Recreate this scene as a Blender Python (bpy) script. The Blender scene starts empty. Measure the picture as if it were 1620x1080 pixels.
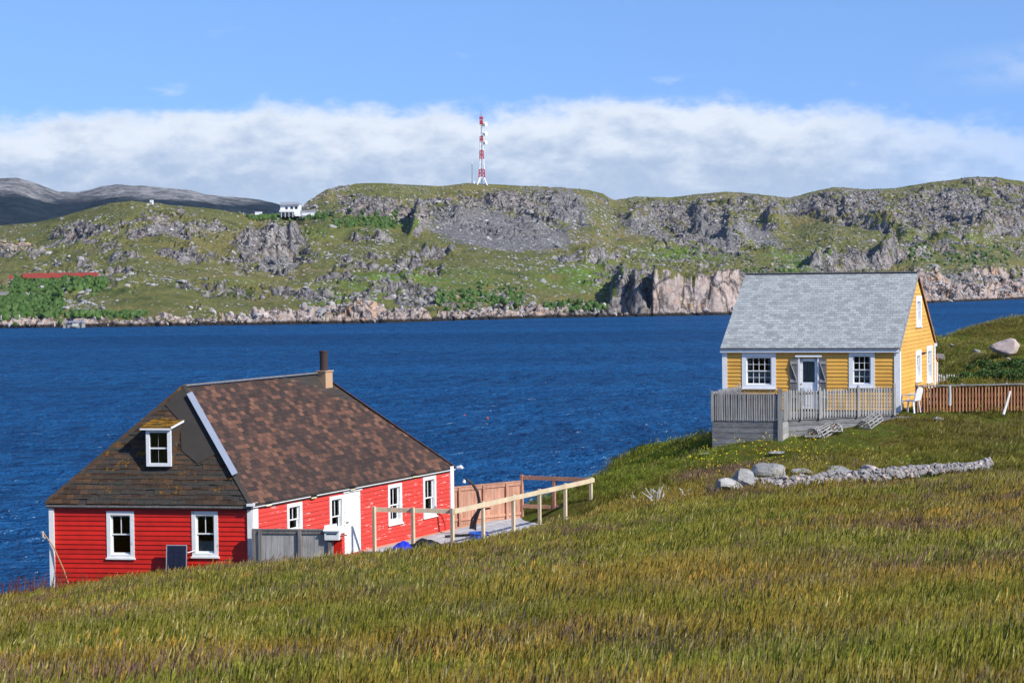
import bpy, bmesh, math, random
import numpy as np
from mathutils import Vector, Matrix, noise as mnoise
random.seed(7); RNG = np.random.default_rng(11)
S = bpy.context.scene
COL = S.collection

# ------------------------------------------------------------------ camera, sky, sun, exposure
FPX = 3000.0; CAMZ = 16.0; THETA = math.atan(110/3000); ROLL = 0.011
cam = bpy.data.cameras.new("camera"); cam_o = bpy.data.objects.new("camera", cam); COL.objects.link(cam_o)
F_ = Vector((0, math.cos(THETA), -math.sin(THETA)))
U0 = Vector((0, math.sin(THETA), math.cos(THETA))); R0 = Vector((1, 0, 0))
R_ = R0*math.cos(ROLL) - U0*math.sin(ROLL); U_ = U0*math.cos(ROLL) + R0*math.sin(ROLL)
cam_o.matrix_world = Matrix(((R_.x, U_.x, -F_.x, 0), (R_.y, U_.y, -F_.y, 0), (R_.z, U_.z, -F_.z, CAMZ), (0, 0, 0, 1)))
cam.sensor_width = 36; cam.lens = 36*FPX/1620; cam.clip_start = 0.5; cam.clip_end = 40000
S.camera = cam_o
S.view_settings.view_transform = 'Standard'; S.view_settings.look = 'None'
S.view_settings.exposure = 0.45; S.view_settings.gamma = 1.0; S.view_settings.use_curve_mapping = False

SUN_H = Vector((.80, -.60)).normalized(); SUN_EL = math.radians(38)
SUN_D = Vector((SUN_H.x*math.cos(SUN_EL), SUN_H.y*math.cos(SUN_EL), math.sin(SUN_EL)))
sun = bpy.data.lights.new("sun", 'SUN'); sun.energy = 4.3; sun.angle = math.radians(.5); sun.color = (1, .955, .88)
sun_o = bpy.data.objects.new("sun", sun); COL.objects.link(sun_o)
sun_o.rotation_euler = SUN_D.to_track_quat('Z', 'Y').to_euler(); sun_o.location = (40, -30, 90)

class NT:
    """small helper for node trees"""
    def __init__(s, tree): s.t = tree; s.n = tree.nodes; s.l = tree.links
    def node(s, kind, **kw):
        n = s.n.new(kind)
        for k, v in kw.items(): setattr(n, k, v)
        return n
    def put(s, sock, v):
        if isinstance(v, bpy.types.NodeSocket): s.l.new(v, sock)
        else:
            if isinstance(v, (tuple, list)) and len(v) == 3 and sock.type == 'RGBA': v = (*v, 1)
            sock.default_value = v
    def math(s, op, a, b=0.0, c=None, clamp=False):
        n = s.node('ShaderNodeMath', operation=op, use_clamp=clamp); s.put(n.inputs[0], a); s.put(n.inputs[1], b)
        if c is not None: s.put(n.inputs[2], c)
        return n.outputs[0]
    def mix(s, f, a, b, mode='MIX'):
        n = s.node('ShaderNodeMix', data_type='RGBA', blend_type=mode); s.put(n.inputs[0], f); s.put(n.inputs[6], a); s.put(n.inputs[7], b)
        return n.outputs[2]
    def noise(s, vec, scale, detail=4, rough=.55, w=None, distort=0.0, out=0):
        n = s.node('ShaderNodeTexNoise'); s.put(n.inputs['Vector'], vec); n.inputs['Scale'].default_value = scale
        n.inputs['Detail'].default_value = detail; n.inputs['Roughness'].default_value = rough; n.inputs['Distortion'].default_value = distort
        return n.outputs[out]
    def vor(s, vec, scale, feature='F1', out='Distance', rand=1.0):
        n = s.node('ShaderNodeTexVoronoi', feature=feature); s.put(n.inputs['Vector'], vec); n.inputs['Scale'].default_value = scale
        n.inputs['Randomness'].default_value = rand
        return n.outputs[out]
    def ramp(s, fac, stops, interp='LINEAR'):
        n = s.node('ShaderNodeValToRGB'); s.put(n.inputs[0], fac); cr = n.color_ramp; cr.interpolation = interp
        while len(cr.elements) < len(stops): cr.elements.new(0.5)
        for e, (p, c) in zip(cr.elements, stops):
            e.position = p; e.color = (*c, 1) if len(c) == 3 else c
        return n.outputs[0]
    def smooth(s, v, a, b):
        n = s.node('ShaderNodeMapRange', interpolation_type='SMOOTHSTEP'); s.put(n.inputs[0], v)
        n.inputs[1].default_value = a; n.inputs[2].default_value = b; n.inputs[3].default_value = 0; n.inputs[4].default_value = 1
        return n.outputs[0]
    def scalev(s, vec, sc):
        n = s.node('ShaderNodeVectorMath', operation='MULTIPLY'); s.put(n.inputs[0], vec); n.inputs[1].default_value = sc
        return n.outputs[0]

# ---- world: Nishita sky, with a low bank of cloud over the horizon written in the sky's own directions
W = bpy.data.worlds.new("World"); S.world = W; W.use_nodes = True
w = NT(W.node_tree); w.n.clear()
sky = w.node('ShaderNodeTexSky', sky_type='NISHITA'); sky.sun_disc = False
sky.sun_elevation = SUN_EL; sky.sun_rotation = math.atan2(SUN_H.x, SUN_H.y)
sky.air_density = 1.0; sky.dust_density = 0.3; sky.ozone_density = 3.0; sky.altitude = 0
tc = w.node('ShaderNodeTexCoord'); D = tc.outputs['Generated']
sep = w.node('ShaderNodeSeparateXYZ'); w.put(sep.inputs[0], D)
el = w.math('ARCSINE', sep.outputs[2]); az = w.math('ARCTAN2', sep.outputs[0], sep.outputs[1])
# the clear air of the photograph keeps its blue down to the cloud tops: look the sky up some degrees higher
zl = w.math('MULTIPLY_ADD', w.math('MAXIMUM', sep.outputs[2], 0.0), .84, .16)
comb = w.node('ShaderNodeCombineXYZ'); w.put(comb.inputs[0], sep.outputs[0]); w.put(comb.inputs[1], sep.outputs[1]); w.put(comb.inputs[2], zl)
nrm = w.node('ShaderNodeVectorMath', operation='NORMALIZE'); w.put(nrm.inputs[0], comb.outputs[0])
w.put(sky.inputs['Vector'] if 'Vector' in sky.inputs else sky.inputs[0], nrm.outputs[0])
# cloud field
cv = w.scalev(D, (1, 1, 2.2))
wob1 = w.noise(cv, 9, 3, .5); wob2 = w.noise(cv, 38, 6, .62); wob3 = w.noise(w.scalev(D, (1, 1, 1.5)), 150, 4, .6)
edge = w.math('ADD', w.math('MULTIPLY', w.math('SUBTRACT', wob1, .5), .030), w.math('MULTIPLY', w.math('SUBTRACT', wob2, .5), .026))
edge = w.math('ADD', edge, w.math('MULTIPLY', w.math('SUBTRACT', wob3, .5), .006))
fall = w.math('MULTIPLY', w.smooth(az, .10, .30), -.012)
top = w.math('ADD', w.math('ADD', edge, .0865), fall)
dpt = w.math('SUBTRACT', top, el)
cmask = w.smooth(dpt, -.0030, .0105)
light = w.smooth(w.math('ADD', dpt, w.math('MULTIPLY', w.math('SUBTRACT', wob2, .5), .062)), .046, .004)
low = w.smooth(w.math('ADD', el, w.math('MULTIPLY', w.math('SUBTRACT', wob1, .5), .03)), .048, .030)
ccol = w.mix(light, (.335, .425, .57), (.62, .67, .74))
ccol = w.mix(w.math('MULTIPLY', low, .55), ccol, (.41, .51, .65))
ccol = w.mix(w.math('MULTIPLY', w.smooth(wob3, .35, .7), .10), ccol, (.70, .74, .80))
right = w.smooth(az, .13, .29)
dens = w.math('MULTIPLY', cmask, w.math('SUBTRACT', .97, w.math('MULTIPLY', right, .50)))
# a few thin wisps higher up
wn = w.noise(w.scalev(D, (1, 1, 3.5)), 22, 5, .6)
wisp = w.math('MULTIPLY', w.smooth(wn, .66, .80), .30)
dens = w.math('MAXIMUM', dens, wisp)
veil = w.math('MULTIPLY', w.math('MULTIPLY', w.smooth(az, .20, .29), w.smooth(w.math('ABSOLUTE', w.math('SUBTRACT', el, w.math('MULTIPLY_ADD', az, .08, .080))), .016, .002)), w.math('MULTIPLY', w.smooth(wob2, .3, .6), .34))
dens = w.math('MAXIMUM', dens, veil)
SKY_STRENGTH = .13
skyc = w.mix(1.0, sky.outputs[0], (.78, .92, 1.15), 'MULTIPLY')
fin = w.mix(dens, skyc, w.mix(1.0, ccol, (1/SKY_STRENGTH,)*3, 'MULTIPLY'))
bg = w.node('ShaderNodeBackground'); w.put(bg.inputs[0], fin); bg.inputs[1].default_value = SKY_STRENGTH
wo = w.node('ShaderNodeOutputWorld'); w.l.new(bg.outputs[0], wo.inputs[0])

# ------------------------------------------------------------------ image <-> world, used only to read positions off the photograph
def ray(px, py):
    return F_ + R_*((px-810)/FPX) + U_*((540-py)/FPX)
def at(px, py, Y):
    """the point of the place seen at photograph pixel px, py that lies Y metres ahead"""
    d = ray(px, py); t = Y/d.y
    return Vector((d.x*t, Y, CAMZ + d.z*t))
def proj(X, Y, Z):
    d = np.stack([np.asarray(X, float), np.asarray(Y, float), np.asarray(Z, float)-CAMZ], -1)
    f = d@np.array(F_); return 810+FPX*(d@np.array(R_))/f, 540-FPX*(d@np.array(U_))/f

# ------------------------------------------------------------------ numpy noise
_P = np.random.default_rng(5).permutation(512); _P = np.concatenate([_P, _P, _P])
_G = np.random.default_rng(6).uniform(-1, 1, 4096)
def vnoise(x, y, seed=0):
    xi = np.floor(x).astype(int); yi = np.floor(y).astype(int); fx = x-xi; fy = y-yi
    fx = fx*fx*fx*(fx*(fx*6-15)+10); fy = fy*fy*fy*(fy*(fy*6-15)+10)
    def h(i, j): return _G[(_P[(_P[(i+seed*37) & 511] + j) & 511]*7 + _P[(i*3+j*5+seed) & 511]) & 4095]
    a = h(xi, yi); b = h(xi+1, yi); c = h(xi, yi+1); d = h(xi+1, yi+1)
    return (a*(1-fx)+b*fx)*(1-fy) + (c*(1-fx)+d*fx)*fy
def fbm(x, y, octv=5, seed=0, gain=.5, lac=2.03):
    s = 0; a = 1; n = 0
    for o in range(octv):
        s = s + a*vnoise(x*lac**o+o*17.3, y*lac**o-o*9.1, seed+o); n += a; a *= gain
    return s/n
def ridged(x, y, octv=4, seed=0, gain=.55):
    s = 0; a = 1; n = 0
    for o in range(octv):
        s = s + a*(1-np.abs(vnoise(x*2.1**o+o*7.7, y*2.1**o+o*3.3, seed+o))*2); n += a; a *= gain
    return s/n
def sst(x, a, b):
    t = np.clip((x-a)/(b-a), 0, 1); return t*t*(3-2*t)

# ------------------------------------------------------------------ objects
WL = {}
def tag(o, label=None, cat=None, group=None, kind=None):
    if label: o['label'] = label
    if cat: o['category'] = cat
    if group: o['group'] = group
    if kind: o['kind'] = kind
    return o
def thing(name, label, cat, loc=(0, 0, 0), group=None):
    o = bpy.data.objects.new(name, None); o.empty_display_size = .2; COL.objects.link(o); o.location = loc
    WL[o.name] = Vector(loc); return tag(o, label, cat, group)
def oname(o, m, mat, parent=None, M=None):
    """link mesh m as object named o; M: world matrix; parts keep their thing's origin"""
    ob = bpy.data.objects.new(o, m); COL.objects.link(ob)
    if mat and not m.materials: m.materials.append(mat)
    ob.parent = parent
    pl = WL[parent.name] if parent else Vector((0, 0, 0))
    if M is None: M = Matrix.Translation(pl)
    ob.matrix_local = Matrix.Translation(-pl) @ M
    WL[ob.name] = M.translation.copy()
    return ob
class MB:
    def __init__(s): s.v = []; s.f = []; s.t = []; s.smooth = False
    def add(s, vs, fs, tint=.5):
        b = len(s.v); s.v += [tuple(v) for v in vs]; s.f += [tuple(b+i for i in f) for f in fs]; s.t += [tint]*len(vs); return s
    def hexa(s, p, tint=.5):      # 4 bottom (ccw from above), 4 top
        return s.add(p, [(3, 2, 1, 0), (4, 5, 6, 7), (0, 1, 5, 4), (1, 2, 6, 5), (2, 3, 7, 6), (3, 0, 4, 7)], tint)
    def box(s, x0, x1, y0, y1, z0, z1, f=None, tint=.5):
        p = [(x0, y0, z0), (x1, y0, z0), (x1, y1, z0), (x0, y1, z0), (x0, y0, z1), (x1, y0, z1), (x1, y1, z1), (x0, y1, z1)]
        if f: p = [f(*q) for q in p]
        return s.hexa(p, tint)
    def beam(s, a, b, wd, th, up=Vector((0, 0, 1)), tint=.5):
        a = Vector(a); b = Vector(b); d = (b-a).normalized(); sd = d.cross(up)
        if sd.length < 1e-4: sd = Vector((1, 0, 0))
        sd.normalize(); u = sd.cross(d); p = []
        for e in (a, b):
            for i, j in ((-1, -1), (1, -1), (1, 1), (-1, 1)): p.append(e+sd*(i*wd/2)+u*(j*th/2))
        return s.hexa(p, tint)
    def tube(s, pts, r, n=8, cap=True, tint=.5):
        pts = [Vector(p) for p in pts]; rs = r if isinstance(r, (list, tuple)) else [r]*len(pts)
        vs = []; fs = []; ref = None
        for i, p in enumerate(pts):
            d = (pts[min(i+1, len(pts)-1)]-pts[max(i-1, 0)]).normalized()
            if ref is None: ref = d.orthogonal().normalized()
            ref = (ref-d*ref.dot(d)).normalized(); q = d.cross(ref)
            for k in range(n):
                a = 2*math.pi*k/n; vs.append(p+(ref*math.cos(a)+q*math.sin(a))*rs[i])
        for i in range(len(pts)-1):
            for k in range(n): fs.append((i*n+k, i*n+(k+1) % n, (i+1)*n+(k+1) % n, (i+1)*n+k))
        if cap: fs += [tuple(range(n))[::-1], tuple((len(pts)-1)*n+k for k in range(n))]
        return s.add(vs, fs, tint)
    def prism(s, poly, off, tint=.5):
        """poly: planar 3-D polygon; off: thickness vector"""
        n = len(poly); a = [Vector(p) for p in poly]; b = [p+Vector(off) for p in a]
        return s.add(a+b, [tuple(range(n))[::-1], tuple(range(n, 2*n))]+[(i, (i+1) % n, n+(i+1) % n, n+i) for i in range(n)], tint)
    def mesh(s, name, origin=Vector((0, 0, 0)), fix=True):
        m = bpy.data.meshes.new(name); o = Vector(origin)
        m.from_pydata([tuple(Vector(v)-o) for v in s.v], [], s.f); m.validate(); m.update()
        if fix:
            bm = bmesh.new(); bm.from_mesh(m); bmesh.ops.recalc_face_normals(bm, faces=bm.faces); bm.to_mesh(m); bm.free()
        at_ = m.attributes.new('tint', 'FLOAT', 'POINT')
        if len(at_.data) == len(s.t): at_.data.foreach_set('value', s.t)
        if s.smooth: m.shade_smooth()
        return m
    def build(s, name, mat, parent=None, **tg):
        pl = WL[parent.name] if parent else Vector((0, 0, 0))
        o = oname(name, s.mesh(name, pl), mat, parent); 
        if tg: tag(o, **tg)
        return o

# ------------------------------------------------------------------ materials
def mat_new(name):
    m = bpy.data.materials.new(name); m.use_nodes = True; t = NT(m.node_tree)
    return m, t, m.node_tree.nodes['Principled BSDF']
def wpos(t):
    return t.node('ShaderNodeNewGeometry').outputs['Position']
def bump(t, b, h, dist, strength=1.0):
    n = t.node('ShaderNodeBump'); n.inputs['Strength'].default_value = strength; n.inputs['Distance'].default_value = dist
    t.put(n.inputs['Height'], h); t.l.new(n.outputs[0], b.inputs['Normal'])
def paint(name, base, dirt=None, rough=.55, sc=3.0, amt=.5, worn=None, worn_amt=(.58, .64), worn_sc=(1, 1, 6), grain=.002, worn_scale=2.2, tintvar=.10):
    m, t, b = mat_new(name); P = wpos(t)
    n1 = t.noise(P, sc, 5, .6); c = t.mix(t.math('MULTIPLY', t.smooth(n1, .35, .75), amt), base, dirt or tuple(x*.6 for x in base))
    oi = t.node('ShaderNodeObjectInfo').outputs['Random']
    k = t.math('MULTIPLY_ADD', oi, tintvar, 1-tintvar/2)
    cc = t.node('ShaderNodeCombineXYZ')
    for i in range(3): t.put(cc.inputs[i], k)
    c = t.mix(1.0, c, cc.outputs[0], 'MULTIPLY')
    if worn:
        n2 = t.noise(t.scalev(P, worn_sc), worn_scale, 6, .68); c = t.mix(t.smooth(n2, *worn_amt), c, worn)
    t.put(b.inputs['Base Color'], c); b.inputs['Roughness'].default_value = rough; b.inputs['Specular IOR Level'].default_value = .3
    bump(t, b, t.noise(t.scalev(P, (1, 1, 4)), 30, 4, .6), grain)
    return m
def wood(name, c1, c2, rough=.85, vertical=True, sc=8, tv=.35, speck=None):
    m, t, b = mat_new(name); P = wpos(t)
    g = t.noise(t.scalev(P, (1, 1, .08) if vertical else (.12, .12, 1.6)), sc*3, 5, .65)
    big = t.noise(P, 1.6, 4, .6)
    c = t.mix(t.smooth(g, .3, .72), c1, c2); c = t.mix(t.math('MULTIPLY', t.smooth(big, .4, .75), .45), c, tuple(x*.55 for x in c1))
    oi = t.node('ShaderNodeObjectInfo').outputs['Random']; k = t.math('MULTIPLY_ADD', oi, tv, 1-tv/2)
    cc = t.node('ShaderNodeCombineXYZ')
    for i in range(3): t.put(cc.inputs[i], k)
    c = t.mix(1.0, c, cc.outputs[0], 'MULTIPLY')
    if speck: c = t.mix(t.smooth(t.noise(P, 9, 5, .7), .62, .72), c, speck)
    t.put(b.inputs['Base Color'], c); b.inputs['Roughness'].default_value = rough; b.inputs['Specular IOR Level'].default_value = .2
    bump(t, b, g, .004)
    return m
def plain(name, col, rough=.6, metal=0.0, var=.25, sc=6, spec=.3):
    m, t, b = mat_new(name); n = t.noise(wpos(t), sc, 5, .6)
    t.put(b.inputs['Base Color'], t.mix(t.math('MULTIPLY', n, var*2), col, tuple(x*.55 for x in col))); b.inputs['Roughness'].default_value = rough
    b.inputs['Metallic'].default_value = metal; b.inputs['Specular IOR Level'].default_value = spec
    bump(t, b, t.noise(wpos(t), sc*8, 3, .6), .002)
    return m
def shingle_mat(name, stops, moss=None, rough=.95, extra=None):
    """asphalt shingles: each tab's own tint picks its blend colour; granules, streaks and moss on top"""
    m, t, b = mat_new(name); P = wpos(t)
    a = t.node('ShaderNodeAttribute', attribute_name='tint').outputs['Fac']
    oi = t.node('ShaderNodeObjectInfo').outputs['Random']
    v = t.math('FRACT', t.math('ADD', a, t.math('MULTIPLY', oi, 3.7)))
    v = t.math('ADD', t.math('MULTIPLY', v, .86), t.math('MULTIPLY', t.noise(P, 26, 3, .6), .22))
    c = t.ramp(v, stops)
    c = t.mix(t.math('MULTIPLY', t.noise(P, 90, 2, .7), .5), c, tuple(x*.5 for x in stops[0][1]))
    c = t.mix(t.math('MULTIPLY', t.smooth(t.noise(P, .55, 4, .6), .42, .72), .45), c, stops[0][1])
    if extra: c = extra(t, P, c)
    if moss:
        mn = t.math('ADD', t.noise(P, 3.2, 6, .75), t.math('MULTIPLY', t.noise(P, 22, 3, .7), .22))
        c = t.mix(t.smooth(mn, moss[1], moss[1]+.05), c, t.mix(t.noise(P, 14, 3, .6), moss[0], tuple(x*.4 for x in moss[0])))
    t.put(b.inputs['Base Color'], c); b.inputs['Roughness'].default_value = rough; b.inputs['Specular IOR Level'].default_value = .15
    bump(t, b, t.noise(P, 120, 3, .7), .004)
    return m
M = {}
M['red'] = paint('red_paint', (.55, .016, .007), (.38, .012, .006), .5, 2.5, .7, tintvar=.30)
M['red_worn'] = paint('worn_red_paint', (.62, .050, .036), (.50, .055, .04), .6, 1.3, .6, worn=(.70, .48, .44), worn_amt=(.58, .68), worn_sc=(.8, .8, 6), worn_scale=2.6, tintvar=.14)
M['yellow'] = paint('ochre_paint', (.72, .385, .070), (.56, .28, .05), .5, 1.5, .6, tintvar=.17)
M['yellow_side'] = M['yellow']
M['white'] = paint('white_paint', (.76, .77, .78), (.60, .61, .61), .5, 5, .5, tintvar=.06)
M['white_worn'] = paint('peeling_white_paint', (.76, .76, .74), (.62, .61, .58), .7, 4, .6, worn=(.30, .28, .25), worn_amt=(.64, .70), worn_sc=(1, 1, .35), worn_scale=9, tintvar=.06)
M['grey_wood'] = wood('grey_weathered_wood', (.26, .25, .235), (.40, .39, .37), speck=(.44, .42, .37))
M['grey_wood_h'] = wood('grey_weathered_planks', (.115, .115, .12), (.26, .26, .265), vertical=False, speck=(.42, .42, .42))
M['deck_wood'] = wood('pale_grey_decking', (.36, .36, .36), (.50, .50, .50), vertical=False)
M['dark_wood'] = wood('dark_weathered_wood', (.13, .125, .12), (.24, .225, .21))
M['new_wood'] = wood('raw_pale_lumber', (.58, .46, .30), (.70, .58, .40), tv=.15)
M['cedar'] = wood('reddish_cedar', (.42, .20, .13), (.56, .32, .22), tv=.25)
M['orange_wood'] = wood('orange_stained_wood', (.36, .17, .085), (.50, .26, .14), tv=.35)
M['shaded_red_wood'] = wood('shaded_red_wood', (.11, .030, .020), (.17, .05, .032), tv=.3)  # orange fence's far pickets and rails, their shade put into the colour
M['metal_grey'] = plain('zinc_sheet', (.36, .40, .48), .5, .3)
M['black'] = plain('black_plastic', (.015, .015, .017), .45)
M['tar'] = plain('black_tar_paper', (.055, .048, .042), .95, var=.5, sc=4)
M['rust'] = plain('rusty_pipe', (.055, .035, .032), .8)
M['chimney'] = plain('tan_render', (.50, .32, .19), .9, var=.2)
M['white_plastic'] = plain('white_plastic', (.80, .80, .80), .4, var=.06)
M['blue_plastic'] = plain('blue_plastic', (.02, .04, .50), .35, var=.1)
M['blue_tub'] = plain('blue_tub_plastic', (.03, .10, .42), .4, var=.1)
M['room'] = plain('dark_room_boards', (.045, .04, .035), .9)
M['solar'] = plain('solar_cell', (.012, .014, .035), .25, spec=.6, var=.1)
M['alu'] = plain('aluminium_edge', (.55, .56, .58), .4, .5)
M['rope'] = plain('tan_rope', (.42, .25, .12), .9)
M['red_cable'] = plain('red_cable', (.55, .03, .03), .5)
M['moss'] = plain('moss', (.30, .15, .02), .95, var=.4, sc=12)
M['curtain'] = plain('lace_curtain', (.62, .62, .62), .95, var=.35, sc=22)
brown = [(0, (.040, .030, .028)), (.4, (.068, .046, .040)), (.62, (.100, .058, .045)), (.85, (.180, .088, .058)), (1, (.22, .115, .078))]
M['brown_shingle'] = shingle_mat('brown_shingles', brown)
def oldx(t, P, c):
    s = t.smooth(t.noise(t.scalev(P, (.35, .35, 5.5)), 1.6, 5, .65), .44, .58)
    return t.mix(s, c, t.mix(t.noise(P, 18, 4, .7), (.020, .020, .018), (.075, .070, .060)))
M['old_shingle'] = shingle_mat('old_mossy_shingles', [(0, (.028, .022, .018)), (.5, (.080, .045, .027)), (1, (.135, .074, .042))], moss=((.28, .13, .015), .695), extra=oldx)
M['mossy_shingle'] = shingle_mat('thick_moss_shingles', [(0, (.05, .04, .02)), (1, (.12, .08, .04))], moss=((.36, .18, .018), .545))
M['grey_shingle'] = shingle_mat('grey_shingles', [(0, (.25, .265, .265)), (.4, (.35, .37, .365)), (1, (.46, .48, .47))])
def glass_mat():
    m, t, b = mat_new('window_glass'); t.n.remove(b); out = t.n['Material Output']
    g = t.node('ShaderNodeBsdfGlossy'); g.inputs['Roughness'].default_value = .03
    tr = t.node('ShaderNodeBsdfTransparent'); tr.inputs[0].default_value = (.75, .8, .8, 1)
    fr = t.node('ShaderNodeFresnel'); fr.inputs[0].default_value = 1.5
    mx = t.node('ShaderNodeMixShader'); t.l.new(fr.outputs[0], mx.inputs[0]); t.l.new(tr.outputs[0], mx.inputs[1]); t.l.new(g.outputs[0], mx.inputs[2])
    t.l.new(mx.outputs[0], out.inputs[0]); return m
M['glass'] = glass_mat()
# ------------------------------------------------------------------ near ground (the grassy headland)
gc = []   # control points x, y, z
for px, py, Y in [(0,1080,21),(400,1080,19.5),(810,1080,18),(1200,1080,17),(1620,1080,16),
    (0,1010,29),(400,1000,27),(810,950,28),(1200,940,26),(1620,950,25),(810,1010,22.5),
    (0,975,40),(240,940,42),(600,915,38),(1000,890,36),(1300,860,36),(1620,850,36),
    (0,958,50),(80,940,53),(240,915,53.2),(400,896,53.0),(520,882,52.0),(600,877,52),(712,866,51.5),(830,841,54),(880,832,58),(935,820,63),
    (1000,775,62),(950,797,63),(1130,792,52),(1000,830,48),(1350,770,55),(1200,777,54),(1560,746,60),(1620,762,50),(1350,800,47),(1620,745,60),
    (1440,652,70.5),(1560,655,71),(1620,655,71),(1240,702,66.5),(1130,704,67.5),(1300,680,68.5),(1380,668,69.2),(1500,700,65.5),(1350,722,62),
    (1620,700,65),(1100,740,64),(1010,709,77),(936,764,72),(1085,706,76),(970,733,75),(1010,740,68),(1060,730,68),(840,795,70),(885,783,71),
    (1480,527,106),(1550,513,111),(1620,504,115),(1590,562,95),(1490,582,90),(1560,600,82),(1500,545,100),(1700,500,118),(1700,560,95),(1700,655,72),(1700,760,50),(1700,900,30)]:
    p = at(px, py, Y); gc.append((p.x, p.y, p.z))
gc += [(0,0,14.4),(-8,4,13.9),(9,3,14.6),(-14,20,11.6),(14,18,13.2),(-20,30,9.8),(-24,45,7.0),(-30,60,2),
    (-18,54.5,6.0),(-22,52,4.5),(-16,60,5.0),(-12.5,63,5.4),(-9,66.5,5.6),(-4,66.5,6.7),(-8,60,7.2),(-5,60,7.2),(-1.5,60,7.1),(0,63,7.0),(-5.2,56.2,7.35),
    (-3,70,4.8),(-3,78,.5),(3.4,83,3),(0,78,2.5),(2,82,-.5),(-10,74,0),(-20,68,-1),(-30,70,-2),(6,92,1),(5,96,-1.5),(10,90,1.5),(12,84,5.0),(9.6,82,4.2),(7.6,86,4),(12,100,-1),
    (11,75,10.3),(15,75,10.6),(16,80,10.7),(20,100,9.5),(18,110,7),(24,106,11.2),(22,125,4),(22,145,-2),(33,140,6),(34,165,-2),(50,130,8),(50,170,-2),(45,100,14.5),(34,72,12.0),(25,52,11),(20,30,12.6),
    (0,110,-3),(-20,90,-3),(-40,60,-3),(12,130,-3),(20,180,-4),(45,190,-4),(-40,90,-4),(65,150,4),(65,100,14)]
gc = np.array(gc)
def _tps(r2): return np.where(r2 > 0, r2*np.log(r2+1e-12), 0)
_n = len(gc); _d = ((gc[:, None, :2]-gc[None, :, :2])**2).sum(-1)
_A = np.zeros((_n+3, _n+3)); _A[:_n, :_n] = _tps(_d) + np.eye(_n)*.35; _A[:_n, _n] = 1; _A[:_n, _n+1:] = gc[:, :2]; _A[_n:, :_n] = _A[:_n, _n:].T
_w = np.linalg.solve(_A, np.concatenate([gc[:, 2], [0, 0, 0]]))
def gz(x, y):
    x = np.asarray(x, float); y = np.asarray(y, float); sh = x.shape; x = x.ravel(); y = y.ravel(); out = np.empty_like(x)
    for i in range(0, len(x), 20000):
        r2 = (x[i:i+20000, None]-gc[None, :, 0])**2 + (y[i:i+20000, None]-gc[None, :, 1])**2
        out[i:i+20000] = _tps(r2)@_w[:_n] + _w[_n] + _w[_n+1]*x[i:i+20000] + _w[_n+2]*y[i:i+20000]
    out = out - .15*sst(y, 28, 42)
    out = out + .10*fbm(x*.35, y*.35, 3, 3) + .05*fbm(x*1.3, y*1.3, 3, 8)
    return np.maximum(out, -4).reshape(sh)
def gz1(x, y): return float(gz(np.array([x]), np.array([y]))[0])
def ghit(px, py, y0=14, y1=125):
    d = ray(px, py); ys = np.arange(y0, y1, .1); t = ys/d.y
    x = d.x*t; z = CAMZ+d.z*t; g = gz(x, ys); k = np.argmax(z <= g)
    return Vector((x[k], ys[k], g[k]))
def grid_mesh(name, X, Y, Z, mask=None):
    nr, nc = X.shape; co = np.stack([X, Y, Z], -1).reshape(-1, 3)
    i = np.arange((nr-1)*(nc-1)); r = i//(nc-1); c = i % (nc-1); a = r*nc+c
    q = np.stack([a, a+1, a+nc+1, a+nc], -1).astype(np.int32)
    m = bpy.data.meshes.new(name); m.vertices.add(len(co)); m.vertices.foreach_set('co', co.ravel().astype(np.float32))
    m.loops.add(q.size); m.loops.foreach_set('vertex_index', q.ravel()); m.polygons.add(len(q))
    m.polygons.foreach_set('loop_start', np.arange(0, q.size, 4, dtype=np.int32)); m.polygons.foreach_set('loop_total', np.full(len(q), 4, np.int32))
    m.update(calc_edges=True); m.shade_smooth()
    if mask is not None:
        a_ = m.attributes.new('mask', 'FLOAT_COLOR', 'POINT'); a_.data.foreach_set('color', mask.reshape(-1, 4).astype(np.float32).ravel())
    return m
def ground_mat():
    m, t, b = mat_new('turf_soil'); P = wpos(t)
    c = t.mix(t.smooth(t.noise(P, .35, 4, .6), .38, .62), (.120, .100, .024), (.080, .110, .018))
    c = t.mix(t.smooth(t.noise(P, 2.2, 4, .6), .5, .7), c, (.085, .052, .022)); c = t.mix(t.smooth(t.noise(P, 9, 3, .6), .5, .75), c, (.028, .024, .012))
    t.put(b.inputs['Base Color'], c); b.inputs['Roughness'].default_value = 1; b.inputs['Specular IOR Level'].default_value = 0
    bump(t, b, t.noise(P, 6, 5, .7), .08)
    return m
M['ground'] = ground_mat()
gx = np.linspace(-60, 75, 340); gy = np.concatenate([np.linspace(-12, 14, 30), np.linspace(14.3, 125, 320), np.linspace(125.5, 200, 70)])
GX, GY = np.meshgrid(gx, gy); GZ = gz(GX, GY)
tag(oname('ground', grid_mesh('ground', GX, GY, GZ), M['ground']), 'grassy headland sloping down towards the sea', kind='structure')

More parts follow.
